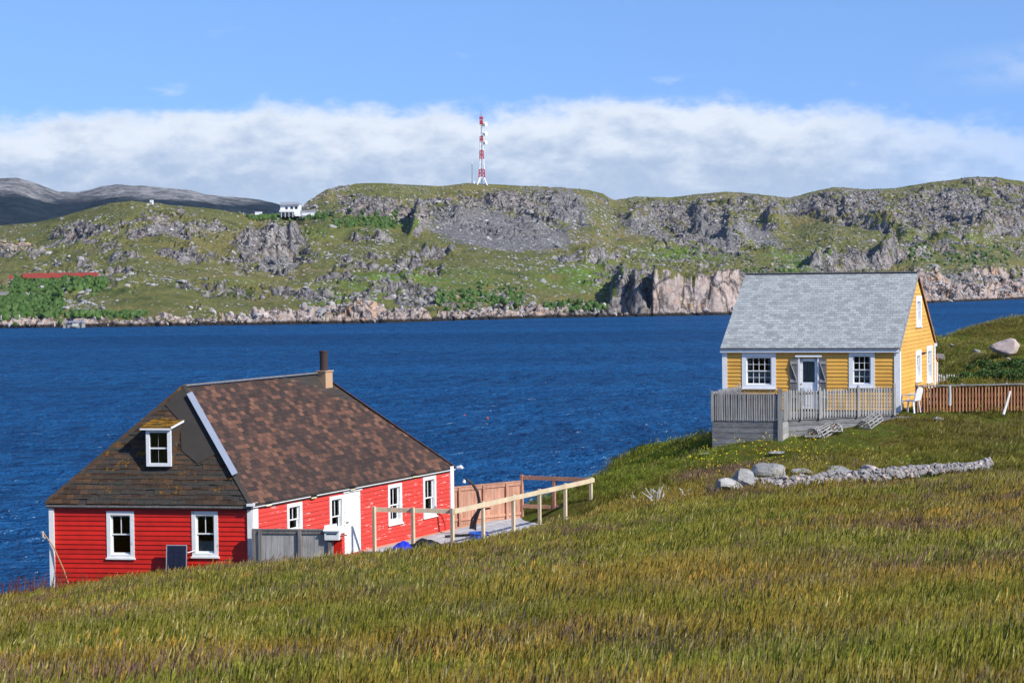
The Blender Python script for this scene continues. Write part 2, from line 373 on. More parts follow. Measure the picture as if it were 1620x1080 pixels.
# ------------------------------------------------------------------ sea
def water_mat():
    m, t, b = mat_new('sea_water'); P = wpos(t)
    sp = t.node('ShaderNodeSeparateXYZ'); t.put(sp.inputs[0], P)
    base = t.mix(t.smooth(t.noise(t.scalev(P, (.4, 1, 1)), .012, 3, .5), .35, .65), (.0062, .070, .190), (.0100, .100, .255))
    base = t.mix(t.math('MULTIPLY', t.smooth(t.noise(t.scalev(P, (.5, .6, 1)), .55, 5, .66), .42, .66), .75), base, (.0014, .026, .100))  # dark ripple troughs: wave shading put into the base colour
    base = t.mix(t.math('MULTIPLY', t.smooth(t.noise(t.scalev(P, (.12, 1, 1)), .030, 4, .6), .46, .62), .35), base, (.0095, .110, .300))
    cap = t.noise(t.scalev(P, (.5, 1, 1)), .55, 6, .66); cap2 = t.noise(t.scalev(P, (.5, 1, 1)), .045, 2, .5)
    foam = t.smooth(t.math('ADD', cap, t.math('MULTIPLY', cap2, .22)), .815, .845)
    base = t.mix(foam, base, (.62, .68, .74))
    t.n.remove(b); b = t.node('ShaderNodeBsdfDiffuse'); t.put(b.inputs[0], base); gl = t.node('ShaderNodeBsdfGlossy'); gl.inputs['Roughness'].default_value = .22
    mx = t.node('ShaderNodeMixShader'); mx.inputs[0].default_value = .085; t.l.new(b.outputs[0], mx.inputs[1]); t.l.new(gl.outputs[0], mx.inputs[2]); t.l.new(mx.outputs[0], t.n['Material Output'].inputs[0])
    h = t.math('ADD', t.noise(t.scalev(P, (.6, .8, 1)), .42, 5, .62), t.math('MULTIPLY', t.noise(t.scalev(P, (.7, .7, 1)), 1.5, 4, .62), .35))
    bump(t, b, h, 4.0); bump(t, gl, h, 2.0)
    return m
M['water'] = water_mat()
vx = np.concatenate([np.linspace(-6, -.5, 12), np.linspace(-.45, .45, 520), np.linspace(.5, 6, 12)])
vy = 44*np.exp(np.linspace(0, math.log(1000/44), 900)); vy = np.concatenate([[-80, 0, 30], vy, [1300, 2000, 4000, 9000, 20000]])
VX, VY = np.meshgrid(vx, vy); wx = VX*np.maximum(VY, 40)
amp = np.where((VY > 40) & (VY < 420) & (np.abs(VX) < .46), 1.0, 0)*np.clip((430-VY)/200, 0, 1)
wz = (.34*ridged(wx*.10, VY*.17, 3, 21)+.16*ridged(wx*.42, VY*.62, 3, 31)-.12)*amp*.62
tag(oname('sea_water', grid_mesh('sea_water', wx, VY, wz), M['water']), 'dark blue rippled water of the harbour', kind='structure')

# ------------------------------------------------------------------ far shore hills
pxs = np.linspace(-420, 2040, 1500); TX = (pxs-810)/FPX
def col(pts): a = np.array(pts, float); return np.interp(pxs, a[:, 0], a[:, 1])
def smoothc(v, k=7): 
    kk = np.hanning(k+2)[1:-1]; kk /= kk.sum(); return np.convolve(np.pad(v, k//2, 'edge'), kk, 'valid')
HZ = 430 - .011*(pxs-810)          # eye-level line at each column
y_sh = col([(-420,520),(0,519),(200,517),(400,514),(600,511),(860,503),(1000,501),(1160,498),(1300,492),(1480,479),(1620,473),(2040,462)])
Ysh = CAMZ*FPX/(y_sh-HZ)
y_cr = smoothc(col([(-420,372),(-100,366),(0,357),(60,352),(100,343),(150,329),(180,321),(210,318),(250,321),(300,327),(350,332),(400,341),(440,340),(470,337),(490,318),(520,300),(560,291),(600,290),(640,292),(700,295),(740,290),(800,293),(860,295),(930,300),(955,306),(972,317),(1010,311),(1060,313),(1100,308),(1150,303),(1200,307),(1250,313),(1290,303),(1320,296),(1370,300),(1420,298),(1480,288),(1530,281),(1570,280),(1620,287),(1700,292),(2040,310)]), 9)
Ycr = smoothc(col([(-420,1000),(0,980),(210,930),(400,960),(470,1000),(540,1080),(760,1150),(950,1180),(1010,1330),(1100,1400),(1620,1450),(2040,1450)]), 41)
NR = 440; q = np.linspace(0, 1, NR)**1.15
Yg = Ysh[None, :] + (Ycr-Ysh)[None, :]*q[:, None]
# mid-slope: height as seen climbs with distance, a little bluff at the shore
ex = col([(-420,.9),(0,.9),(300,.85),(600,.8),(900,.8),(1200,.85),(1620,.8),(2040,.8)])
def zbase(Yv, cols=slice(None)):
    s = np.clip((Yv-Ysh[cols])/(Ycr-Ysh)[cols], 0, 1.0)
    py = y_sh[cols] + (y_cr-y_sh)[cols]*s**ex[cols]
    return CAMZ - (py-HZ[cols])*Yv/FPX
Zg = zbase(Yg)
Xg = TX[None, :]*Yg
PXg = np.repeat(pxs[None, :], NR, 0)
# broad relief that leaves shore and skyline in place
env = np.sin(np.pi*np.clip(q, 0, 1))[:, None]**.7
Zg = Zg + env*(4.6*fbm(Xg*.012, Yg*.010, 4, 40) + 2.0*fbm(Xg*.04, Yg*.035, 4, 44))
# cliffs: at the foot line the ground jumps to the height it would reach further back
def q_of(py, k):      # distance at which column k's base slope shows row py
    s = np.clip((y_sh[k]-py)/(y_sh[k]-y_cr[k]), 0, 1)**(1/ex[k]); return Ysh[k]+(Ycr[k]-Ysh[k])*s
rockm = np.zeros_like(Zg); pink = np.zeros_like(Zg); green = np.zeros_like(Zg); scree = np.zeros_like(Zg); pale = np.zeros_like(Zg)
def cliff(x0, x1, yb0, yb1, yt0, yt1, rough=5.0, strength=1.0, seed=0, pk=0.0, feather=24, steep=.75, topn=.45):
    sel = np.where((pxs > x0-feather) & (pxs < x1+feather))[0]
    f = (pxs[sel]-x0)/(x1-x0); yb = yb0+(yb1-yb0)*f; yt = yt0+(yt1-yt0)*f
    side = (1 if pk > .5 else np.clip(.78+.9*fbm(pxs[sel]*.022, pxs[sel]*0, 3, 500+seed), .25, 1))*sst(pxs[sel], x0-feather, x0+feather*.4)*(1-sst(pxs[sel], x1-feather*.4, x1+feather))
    wx_ = pxs[sel]/FPX*900
    wob = rough*(1.3*ridged(wx_*.045, wx_*0+seed, 4, 60+seed)-.5) + rough*2.0*fbm(wx_*.025, wx_*0+seed*2, 3, 70+seed)
    D0 = np.maximum(q_of(yb, sel), Ysh[sel]+1.0); D1 = q_of(yt+ (1-side)*(yb-yt), sel)
    zb0 = zbase(D0, sel); zt = zbase(D1, sel); zt = zt+(zt-zb0)*topn*fbm(wx_*.045, wx_*0, 4, 80+seed)
    Ys_ = Yg[:, sel]; Xs_ = Xg[:, sel]; rg = np.clip((Ys_-(D0+wob*side)[None, :]), 0, None)*steep; rise = rg+np.minimum(rg, 6)*.9*fbm(Xs_*.13+seed, Ys_*.22, 3, 200+seed)
    zz = zb0[None, :]+np.minimum(rise, np.maximum(zt-zb0, 0)[None, :]+.02*np.clip(Ys_-D0[None, :], 0, 60))
    on = (Ys_ >= (D0+wob*side)[None, :]) & (Ys_ < (D1+60)[None, :])
    base = Zg[:, sel]; new = np.where(on, np.maximum(base, base+(zz-base)*strength*side[None, :]), base)
    # keep crest zone untouched
    Zg[:, sel] = new
    face = np.exp(-((Ys_-(D0+wob*side+2)[None, :])/8.0)**2)*side[None, :]
    top = sst(Ys_, 0, 1)*0
    rockm[:, sel] = np.maximum(rockm[:, sel], face); 
    if pk: pink[:, sel] = np.maximum(pink[:, sel], np.exp(-((Ys_-(D0+wob*side+3)[None, :])/12.0)**2)*side[None, :]*pk)
C = cliff
C(352,500,404,394,364,356,7,.8,1); C(88,165,384,374,358,350,5,.7,2); C(198,322,378,372,354,346,5,.7,3); C(535,650,346,342,320,328,6,.75,4)
C(660,760,372,352,320,318,5,.8,5); C(770,930,330,362,304,332,7,.65,6); C(885,985,420,418,400,396,4,1,7); C(1000,1180,362,388,328,352,8,.5,8)
C(1100,1240,345,372,316,326,5,.7,9); C(1285,1420,432,420,396,386,5,1,10); C(1400,1480,420,412,390,386,5,.9,11)
C(1290,1440,345,380,314,336,8,.5,12); C(1430,1560,392,392,346,350,8,.45,13); C(1540,1760,376,366,330,330,8,.65,14); C(1380,1700,335,332,310,308,7,.4,23); C(640,720,404,400,386,384,3,.9,15)
C(860,980,496,498,478,482,4,1,16,.3); C(968,1040,496,500,412,436,7,1,17,.25,8,1.6); C(1034,1172,500,499,430,436,6,1,18,1.0,7,2.2,.14)
C(1200,1330,452,452,428,424,4,.8,19); C(1040,1130,398,402,378,374,4,.9,20); C(560,640,372,372,360,356,4,.7,21); C(1440,1640,446,440,424,418,5,.9,22,.5)
# masks seen from where the photograph shows them, kept in the mesh as rock / pink / green / scree
_px, _py = proj(Xg, Yg, Zg)
def blob(x, y, rx, ry, a=1.0, ang=0.0):
    c, s = math.cos(ang), math.sin(ang); dx = _px-x; dy = _py-y
    return a*np.exp(-(((dx*c+dy*s)/rx)**2+((-dx*s+dy*c)/ry)**2)**1.5)
for a in [(430,385,78,34),(125,368,48,20),(262,364,68,18),(592,330,62,22),(700,330,70,28,.8),(780,318,100,20,.9),(860,330,80,38,.9),(560,310,50,10,.5),(940,405,60,14,.7),(1080,345,115,36,.85),(1180,325,90,22,.8),
          (1340,325,120,30,.9),(1500,330,130,44,.95),(1600,330,60,55,.8),(1370,412,90,22,.9),(1120,392,70,20,.7),(1010,455,50,52,.8),(1100,470,80,40,1),(1080,418,90,16,.6),(680,403,38,14,.7),
          (170,390,40,14,.7),(300,300,60,5),(900,488,60,14,.9),(30,395,60,16,.9),(140,388,90,26,.45),(1300,380,120,26,.35),(1160,420,60,40,.35,.5),(1260,445,80,10,.5),(1540,455,110,28,.6),(80,425,60,10,.4),(190,445,50,18,.4),(430,420,60,12,.5),(210,430,20,40,.35),(560,300,90,9,.35),(200,322,90,6,.55),(620,400,60,20,.25),(790,480,40,34,.55)]:
    rockm = np.maximum(rockm, blob(*a))
for a in [(790,365,135,34,1,.12),(900,330,55,38,.7,.9),(1130,372,60,26,.8,.5),(1200,372,60,20,.7,.5),(810,475,42,36,.55),(440,418,50,14,.7),(1530,440,110,14,.6),(1020,360,70,26,.6,.3),(1400,385,90,16,.4)]:
    scree = np.maximum(scree, blob(*a))
for a in [(640,445,95,18,.9),(560,465,90,22,.8),(760,440,60,14,.5),(930,440,90,24,1),(1080,402,70,14,.9),(1010,430,30,16,.6),(1260,420,60,16,.8,.5),(30,482,70,22,1),(120,455,70,12,.6),(500,370,60,12,.5),(620,352,60,8,.7),(380,450,60,12,.3),(470,338,60,5,.8),(1450,370,60,10,.4),(1300,400,40,8,.4),(1500,380,60,12,.5)]:
    green = np.maximum(green, blob(*a))
shoreband = col([(-420,10),(0,10),(130,12),(300,14),(420,24),(520,27),(640,22),(760,18),(870,20),(1000,12),(1170,10),(1300,14),(1480,40),(1620,42),(2040,42)])
sb = 1-sst((y_sh[None, :]-_py)/shoreband[None, :] + .35*fbm(Xg*.06, Yg*.06, 3, 90), .75, 1.1)
rockm = np.maximum(rockm, sb); pink = np.maximum(pink, sb*col([(-420,.6),(700,.75),(860,.4),(900,.25),(1030,.3),(1200,.4),(1480,.6),(2040,.6)])[None, :])
for a in [(30,385,45,14,.7),(1560,420,70,30,.35),(1500,325,60,10,.3)]: pink = np.maximum(pink, blob(*a))
outc = sst(fbm(Xg*.020, Yg*.014, 5, 600, .6)+.25*fbm(Xg*.09, Yg*.07, 3, 606), .20, .34)*sst(q, .01, .04)[:, None]
rockm = np.maximum(rockm, outc*.72)
# fine rocky relief
rr = np.clip(rockm*1.1+.15, 0, 1)*(0.35+.65*sst(q, 0, .02)[:, None])
edge_keep = (1-.75*sst(q, .93, 1.0))[:, None]
rel = 2.3*(ridged(Xg*.055, Yg*.045, 5, 101)-.35) + 1.1*np.abs(fbm(Xg*.22, Yg*.16, 3, 105)) + .9*fbm(Xg*.6, Yg*.4, 2, 107)
Zg = Zg + rel*rr*edge_keep + .5*fbm(Xg*.12, Yg*.1, 4, 111)*edge_keep + rockm*edge_keep*.9*fbm(Xg*.9, Yg*.5, 2, 119)
def blocks(x, y, seed):
    xi = np.floor(x); yi = np.floor(y); best = np.full(x.shape, 9.0); sec = np.full(x.shape, 9.0); val = np.zeros(x.shape)
    for i in (-1, 0, 1):
        for j in (-1, 0, 1):
            cx = (xi+i).astype(int); cy = (yi+j).astype(int); h = _P[(_P[(cx+seed*13) & 511]+cy) & 511]
            jx_ = _G[h & 4095]*.45+.5; jy_ = _G[(h*7+991) & 4095]*.45+.5; d = (x-(xi+i)-jx_)**2+(y-(yi+j)-jy_)**2
            n_ = d < best; sec = np.where(n_, best, np.minimum(sec, d)); val = np.where(n_, _G[(h*3+17) & 4095], val); best = np.where(n_, d, best)
    return val, np.sqrt(sec)-np.sqrt(best)
wx1 = Xg+4*fbm(Xg*.08, Yg*.08, 3, 300); wy1 = Yg+4*fbm(Xg*.08, Yg*.08, 3, 310)
v1, e1 = blocks(wx1*.085, wy1*.06, 3); v2, e2 = blocks(wx1*.26, wy1*.17, 9)
rb = np.clip(rockm*1.25-.15, 0, 1)*edge_keep*(.4+.6*sst(q, 0, .02)[:, None])
Zg = Zg + rb*(2.2*v1 + 1.0*v2 - 1.3*(1-sst(e1, 0, .12)) - .6*(1-sst(e2, 0, .15)))
_zm = CAMZ-((y_cr+1.2)[None, :]+(1-q[:, None])*3-HZ[None, :])*Yg/FPX
Zg = np.where(q[:, None] < .97, np.minimum(Zg, _zm), Zg)
# shore rocks stand out of the water
sr = sst(1-q, .955, .995)[:, None]*(rockm > .2)
Zg = Zg + sr*(1.6*np.abs(ridged(Xg*.09, Yg*.12, 4, 130)) + 1.2*np.abs(fbm(Xg*.3, Yg*.3, 3, 131)))
Zg[0, :] = -3
# skirt behind the crest
Yb = Ycr[None, :]+np.array([12, 40, 90, 160, 260, 420])[:, None]
Zb = Zg[-1][None, :]-np.array([.4, 3, 9, 18, 30, 42])[:, None]; Zb = np.maximum(Zb, 4)
Yall = np.vstack([Yg, Yb]); Zall = np.vstack([Zg, Zb]); Xall = TX[None, :]*Yall
MK = np.zeros((*Yall.shape, 4)); MK[:NR, :, 0] = rockm; MK[:NR, :, 1] = pink; MK[:NR, :, 2] = green; MK[:NR, :, 3] = scree
MK[NR:] = MK[NR-1][None]
def hill_mat():
    m, t, b = mat_new('hill_turf_and_rock'); P = wpos(t)
    a = t.node('ShaderNodeAttribute', attribute_name='mask'); sp = t.node('ShaderNodeSeparateColor'); t.put(sp.inputs[0], a.outputs['Color'])
    rk, pk, gr = sp.outputs[0], sp.outputs[1], sp.outputs[2]; sc = a.outputs['Alpha']
    nrm = t.node('ShaderNodeSeparateXYZ'); t.put(nrm.inputs[0], t.node('ShaderNodeNewGeometry').outputs['Normal'])
    steep = t.smooth(nrm.outputs[2], .80, .60)
    n_big = t.noise(P, .018, 5, .6); n_mid = t.noise(P, .09, 5, .62); n_f = t.noise(P, .42, 5, .68)
    grass = t.mix(t.smooth(n_mid, .38, .64), (.155, .150, .048), (.098, .108, .032))
    grass = t.mix(t.smooth(n_big, .45, .68), grass, (.185, .155, .055))
    grass = t.mix(t.math('MULTIPLY', gr, t.smooth(n_mid, .30, .62)), grass, (.100, .185, .018))
    grass = t.mix(t.math('MULTIPLY', t.smooth(t.noise(P, .05, 4, .6), .56, .68), .6), grass, (.035, .058, .018))
    grass = t.mix(t.math('MULTIPLY', t.smooth(n_f, .52, .72), .35), grass, (.055, .065, .020))
    rock = t.mix(t.smooth(n_f, .34, .64), (.105, .098, .094), (.32, .30, .285))
    rock = t.mix(t.math('MULTIPLY', t.smooth(t.noise(t.scalev(P, (1, 1, .25)), .30, 5, .7), .56, .66), .7), rock, (.055, .055, .060))
    pkc = t.mix(t.smooth(n_f, .30, .62), (.32, .245, .215), (.50, .42, .37)); pkc = t.mix(t.smooth(n_mid, .52, .66), pkc, (.50, .32, .19))
    pkc = t.mix(t.math('MULTIPLY', t.smooth(t.noise(t.scalev(P, (1, 1, .35)), .22, 5, .7), .55, .63), .85), pkc, (.10, .085, .08))
    rock = t.mix(t.smooth(t.math('ADD', pk, t.math('MULTIPLY', t.math('SUBTRACT', n_mid, .5), .5)), .22, .55), rock, pkc)
    scc = t.mix(t.smooth(t.noise(P, 1.1, 4, .7), .36, .66), (.085, .080, .078), (.26, .25, .24))
    # cracks between blocks
    dn3 = t.node('ShaderNodeTexNoise'); t.put(dn3.inputs['Vector'], P); dn3.inputs['Scale'].default_value = .12; dn3.inputs['Detail'].default_value = 4
    pa = t.node('ShaderNodeVectorMath', operation='MULTIPLY_ADD'); t.put(pa.inputs[0], dn3.outputs['Color']); pa.inputs[1].default_value = (9, 9, 9); t.put(pa.inputs[2], P)
    vb = t.vor(t.scalev(pa.outputs[0], (1, .5, .55)), .11, 'DISTANCE_TO_EDGE'); rock = t.mix(t.math('MULTIPLY', t.smooth(vb, .045, .0), .8), rock, (.022, .021, .022))
    vc = t.vor(t.scalev(pa.outputs[0], (1, .5, .55)), .11, 'F1', 'Color'); hs = t.node('ShaderNodeSeparateColor'); t.put(hs.inputs[0], vc); rock = t.mix(t.math('MULTIPLY', hs.outputs[0], .45), rock, t.mix(hs.outputs[1], (.11, .10, .10), t.mix(1.0, rock, (1.25, .95, .72), 'MULTIPLY')))
    vd = t.vor(t.scalev(t.node('ShaderNodeVectorMath', operation='ADD').outputs[0] if False else P, (1, .6, .42)), .30, 'DISTANCE_TO_EDGE'); rock = t.mix(t.math('MULTIPLY', t.smooth(vd, .05, .0), .35), rock, (.03, .03, .03))
    f = t.math('ADD', t.math('ADD', t.math('MULTIPLY', rk, .80), t.math('MULTIPLY', steep, .35)), t.math('MULTIPLY', t.math('SUBTRACT', t.noise(P, .060, 6, .72), .5), 2.3))
    c = t.mix(t.smooth(f, .50, .60), grass, rock)
    c = t.mix(t.smooth(t.math('ADD', sc, t.math('MULTIPLY', t.math('SUBTRACT', t.noise(P, .16, 5, .7), .5), 1.3)), .48, .58), c, scc)
    # strewn stones
    sv = t.vor(P, .55, 'F1'); sm = t.math('MULTIPLY', t.smooth(sv, .30, .22), t.smooth(t.noise(P, .045, 4, .65), .46, .58))
    c = t.mix(sm, c, (.42, .405, .38))
    # dark tide line
    spz = t.node('ShaderNodeSeparateXYZ'); t.put(spz.inputs[0], P)
    tz = t.math('ADD', spz.outputs[2], t.math('MULTIPLY', t.math('SUBTRACT', n_f, .5), 1.6))
    c = t.mix(t.smooth(tz, 1.5, .7), c, (.030, .027, .024))
    t.put(b.inputs['Base Color'], c); b.inputs['Roughness'].default_value = .95; b.inputs['Specular IOR Level'].default_value = .1
    h = t.math('ADD', t.math('ADD', t.math('MULTIPLY', t.noise(P, .9, 5, .72), 1.0), t.math('MULTIPLY', vd, .8)), t.math('MULTIPLY', t.math('MULTIPLY', t.smooth(vb, 0, .12), 1.6), t.smooth(rk, .45, .8)))
    bump(t, b, h, .9)
    return m
M['hill'] = hill_mat()
tag(oname('hills', grid_mesh('hills', Xall, Yall, Zall, MK), M['hill']), 'green and rocky hills across the water', kind='structure')
# rocks of the far hills
def rock_mesh(name, seed, sub=1, flat=.75, n_cut=7):
    bm = bmesh.new(); bmesh.ops.create_icosphere(bm, subdivisions=sub, radius=1); rs = random.Random(seed)
    planes = [(Vector((rs.gauss(0, 1), rs.gauss(0, 1), rs.gauss(0, 1))).normalized(), rs.uniform(.38, .78)) for _ in range(n_cut)]
    for v in bm.verts:
        for n, d in planes:
            e = v.co.dot(n)-d
            if e > 0: v.co -= n*e
        v.co *= 1+.10*mnoise.noise(v.co*1.7+Vector((seed, 0, 0))) + .04*mnoise.noise(v.co*5+Vector((0, seed, 0)))
        v.co.z *= flat
    m = bpy.data.meshes.new(name); bm.to_mesh(m); bm.free(); return m
def rock_mat(name, c1, c2, c3, sc=3.0, bmp=.03):
    m, t, b = mat_new(name); P = wpos(t); oi = t.node('ShaderNodeObjectInfo').outputs['Random']
    c = t.mix(t.smooth(t.noise(P, sc, 5, .65), .35, .65), c1, c2); c = t.mix(oi, c, c3)
    c = t.mix(t.math('MULTIPLY', t.smooth(t.noise(P, sc*2.7, 5, .7), .55, .66), .6), c, tuple(x*.35 for x in c1))
    c = t.mix(t.math('MULTIPLY', t.smooth(t.noise(P, sc*5, 3, .7), .62, .7), .7), c, (.50, .49, .44))
    t.put(b.inputs['Base Color'], c); b.inputs['Roughness'].default_value = .92; b.inputs['Specular IOR Level'].default_value = .15
    bump(t, b, t.noise(P, sc*3, 6, .7), bmp); return m
M['far_rock'] = rock_mat('far_boulders', (.28, .27, .26), (.48, .46, .43), (.18, .175, .17), .8, .1)
M['shore_rock'] = rock_mat('shore_boulders', (.34, .28, .25), (.50, .44, .39), (.38, .365, .35), .8, .1)
def scatter(name, mat, pos, rot, scl, meshes, label=None, cat=None, parent=None):
    """one object of many small instances, by geometry nodes"""
    cn = bpy.data.collections.new(name+'_kinds')
    for i, ms in enumerate(meshes):
        if mat and not ms.materials: ms.materials.append(mat)
        cn.objects.link(bpy.data.objects.new(name+'_kind_'+'abcdefghijklmnop'[i], ms))
    m = bpy.data.meshes.new(name); pos = np.asarray(pos, np.float32); m.vertices.add(len(pos)); m.vertices.foreach_set('co', pos.ravel())
    a = m.attributes.new('rot', 'FLOAT_VECTOR', 'POINT'); a.data.foreach_set('vector', np.asarray(rot, np.float32).ravel())
    a = m.attributes.new('scl', 'FLOAT_VECTOR', 'POINT'); scl = np.asarray(scl, np.float32)
    if scl.ndim == 1: scl = np.repeat(scl[:, None], 3, 1)
    a.data.foreach_set('vector', scl.ravel())
    a = m.attributes.new('pick', 'INT', 'POINT'); a.data.foreach_set('value', RNG.integers(0, len(meshes), len(pos)).astype(np.int32))
    o = bpy.data.objects.new(name, m); COL.objects.link(o); m.materials.append(mat)
    if parent: o.parent = parent; o.matrix_local = Matrix.Translation(-WL[parent.name])
    ng = bpy.data.node_groups.new(name+'_nodes', 'GeometryNodeTree'); ng.interface.new_socket('Geometry', in_out='INPUT', socket_type='NodeSocketGeometry')
    ng.interface.new_socket('Geometry', in_out='OUTPUT', socket_type='NodeSocketGeometry'); n = ng.nodes; l = ng.links
    gi = n.new('NodeGroupInput'); go = n.new('NodeGroupOutput'); ip = n.new('GeometryNodeInstanceOnPoints'); ci = n.new('GeometryNodeCollectionInfo')
    ci.inputs[0].default_value = cn; ci.inputs[1].default_value = True; ci.inputs[2].default_value = True
    def na(nm, ty):
        x = n.new('GeometryNodeInputNamedAttribute'); x.data_type = ty; x.inputs[0].default_value = nm; return x.outputs[0]
    e2r = n.new('FunctionNodeEulerToRotation'); l.new(na('rot', 'FLOAT_VECTOR'), e2r.inputs[0])
    l.new(gi.outputs[0], ip.inputs['Points']); l.new(ci.outputs[0], ip.inputs['Instance']); ip.inputs['Pick Instance'].default_value = True
    l.new(na('pick', 'INT'), ip.inputs['Instance Index']); l.new(e2r.outputs[0], ip.inputs['Rotation']); l.new(na('scl', 'FLOAT_VECTOR'), ip.inputs['Scale'])
    l.new(ip.outputs[0], go.inputs[0])
    md = o.modifiers.new('scatter', 'NODES'); md.node_group = ng
    tag(o, label, cat, kind='stuff'); return o
rks = [rock_mesh('far_rock_'+c, i+3, 2 if i < 3 else 1) for i, c in enumerate('abcdef')]
# density follows rocky and stony ground
dn = .15+.9*np.clip(rockm*.8+scree, 0, 1)+3.5*np.maximum(blob(115,481,46,12,1,-.08), blob(100,491,24,8)) + 1.3*sst(fbm(Xg*.02, Yg*.016, 4, 140), .12, .4); dn *= sst(q, .01, .03)[:, None]
cell = Yg*(TX[1]-TX[0])*np.gradient(q)[:, None]*(Ycr-Ysh)[None, :]; vis = (pxs > -60) & (pxs < 1700)
pr = (dn*cell*vis[None, :]).ravel(); pr = pr/pr.sum(); k = RNG.choice(pr.size, 19000, p=pr)
jx = RNG.uniform(-.8, .8, len(k)); xx = Xg.ravel()[k]+jx; yy = Yg.ravel()[k]; zz = Zg.ravel()[k]
sc_ = np.clip(RNG.lognormal(-.72, .55, len(k)), .22, 2.3)
P3 = np.stack([xx, yy, zz-sc_*.1], -1)
scatter('scattered_boulders', M['far_rock'], P3, RNG.uniform(0, 6.28, (len(k), 3))*np.array([.08, .08, 1]), np.stack([sc_*RNG.uniform(.8, 1.4, len(k)), sc_, sc_*RNG.uniform(.6, 1, len(k))], -1), rks,
        'loose grey stones strewn over the far hillside', 'boulders')
wgt = (sb*(pink > .1)*sst(q, 0, .003)[:, None]*cell*vis[None, :]*(Zg > .3)).ravel(); wgt /= wgt.sum(); k = RNG.choice(wgt.size, 2400, p=wgt)
sc_ = np.clip(RNG.lognormal(-.95, .6, len(k)), .2, 1.8)
P3 = np.stack([Xg.ravel()[k]+RNG.uniform(-.8, .8, len(k)), Yg.ravel()[k], Zg.ravel()[k]-sc_*.1], -1)
scatter('shore_boulders', M['shore_rock'], P3, RNG.uniform(0, 6.28, (len(k), 3))*np.array([.3, .3, 1]), np.stack([sc_*1.15, sc_, sc_*.9], -1), [rock_mesh('shore_rock_'+c, i+40, 2) for i, c in enumerate('abcd')],
        'pinkish boulders heaped along the far waterline', 'boulders')
def hill_at(px, py):
    """first point of the far hills seen at a photograph pixel"""
    k = int(np.argmin(np.abs(pxs-px))); _, pyc = proj(Xg[:, k], Yg[:, k], Zg[:, k]); j = int(np.argmax(pyc <= py)) if (pyc <= py).any() else NR-1
    return Vector((Xg[j, k], Yg[j, k], Zg[j, k]))
# distant blue range
pf = np.linspace(-700, 2300, 700); 
yf = np.interp(pf, [-700,-300,-60,0,30,60,95,130,160,190,240,290,320,360,410,440,600,900,1300,1800,2300], [300,285,284,282,281,290,304,305,297,293,296,299,305,311,317,322,345,380,380,370,370])
nf = 150; qf = np.linspace(0, 1, nf)
Yf = 2500+1500*qf[:, None]+0*pf[None, :]; hzf = 430-.011*(pf-810)
pyf = 400+(yf[None, :]-400)*(qf[:, None]**.75); Zf = CAMZ-(pyf-hzf[None, :])*Yf/FPX; Xf = (pf-810)[None, :]/FPX*Yf
Zf = Zf + np.sin(np.pi*qf)[:, None]*28*fbm(Xf*.0022, Yf*.002, 4, 150)+(1-.6*qf[:, None]**6)*(9*(ridged(Xf*.009, Yf*.008, 5, 155)-.4)+3*fbm(Xf*.05, Yf*.05, 3, 158))
Zf = np.vstack([Zf, Zf[-1:]-60]); Yf = np.vstack([Yf, Yf[-1:]+400]); Xf = (pf-810)[None, :]/FPX*Yf
def far_mat():
    m, t, b = mat_new('distant_shaded_forest_and_barrens'); P = wpos(t); sp = t.node('ShaderNodeSeparateXYZ'); t.put(sp.inputs[0], P)
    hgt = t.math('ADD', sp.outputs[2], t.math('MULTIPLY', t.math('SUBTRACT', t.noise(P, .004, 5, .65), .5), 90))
    wd = t.mix(t.smooth(t.noise(P, .02, 5, .7), .4, .65), (.014, .022, .030), (.024, .036, .044))  # lower forest slopes: blue of cloud shadow put into their colour
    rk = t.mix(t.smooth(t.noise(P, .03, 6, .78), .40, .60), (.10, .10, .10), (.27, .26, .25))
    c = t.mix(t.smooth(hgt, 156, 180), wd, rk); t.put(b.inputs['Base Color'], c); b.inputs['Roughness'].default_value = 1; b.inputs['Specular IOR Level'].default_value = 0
    bump(t, b, t.noise(P, .05, 5, .7), 8.0); return m
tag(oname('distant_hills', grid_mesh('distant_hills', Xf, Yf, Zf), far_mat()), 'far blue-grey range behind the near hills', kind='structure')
# inland behind the near hills, so no gap shows
gm = MB(); gm.add([(-3000, 1100, 6), (3000, 1100, 6), (6000, 4600, 20), (-6000, 4600, 20)], [(0, 1, 2, 3)])
tag(gm.build('far_land', M['hill']), 'low land behind the near hills', kind='structure')
# the air
hz = MB(); hz.box(-3500, 3500, -60, 5200, -8, 330)
hm = bpy.data.materials.new('haze'); hm.use_nodes = True; ht = NT(hm.node_tree); ht.n.remove(ht.n['Principled BSDF'])
pv = ht.node('ShaderNodeVolumePrincipled'); pv.inputs['Color'].default_value = (.62, .76, 1, 1); pv.inputs['Density'].default_value = .000022; pv.inputs['Anisotropy'].default_value = .2
ht.l.new(pv.outputs[0], ht.n['Material Output'].inputs['Volume'])
HAZE = True
if HAZE: tag(hz.build('haze', hm), 'thin blue air over the water', kind='stuff')
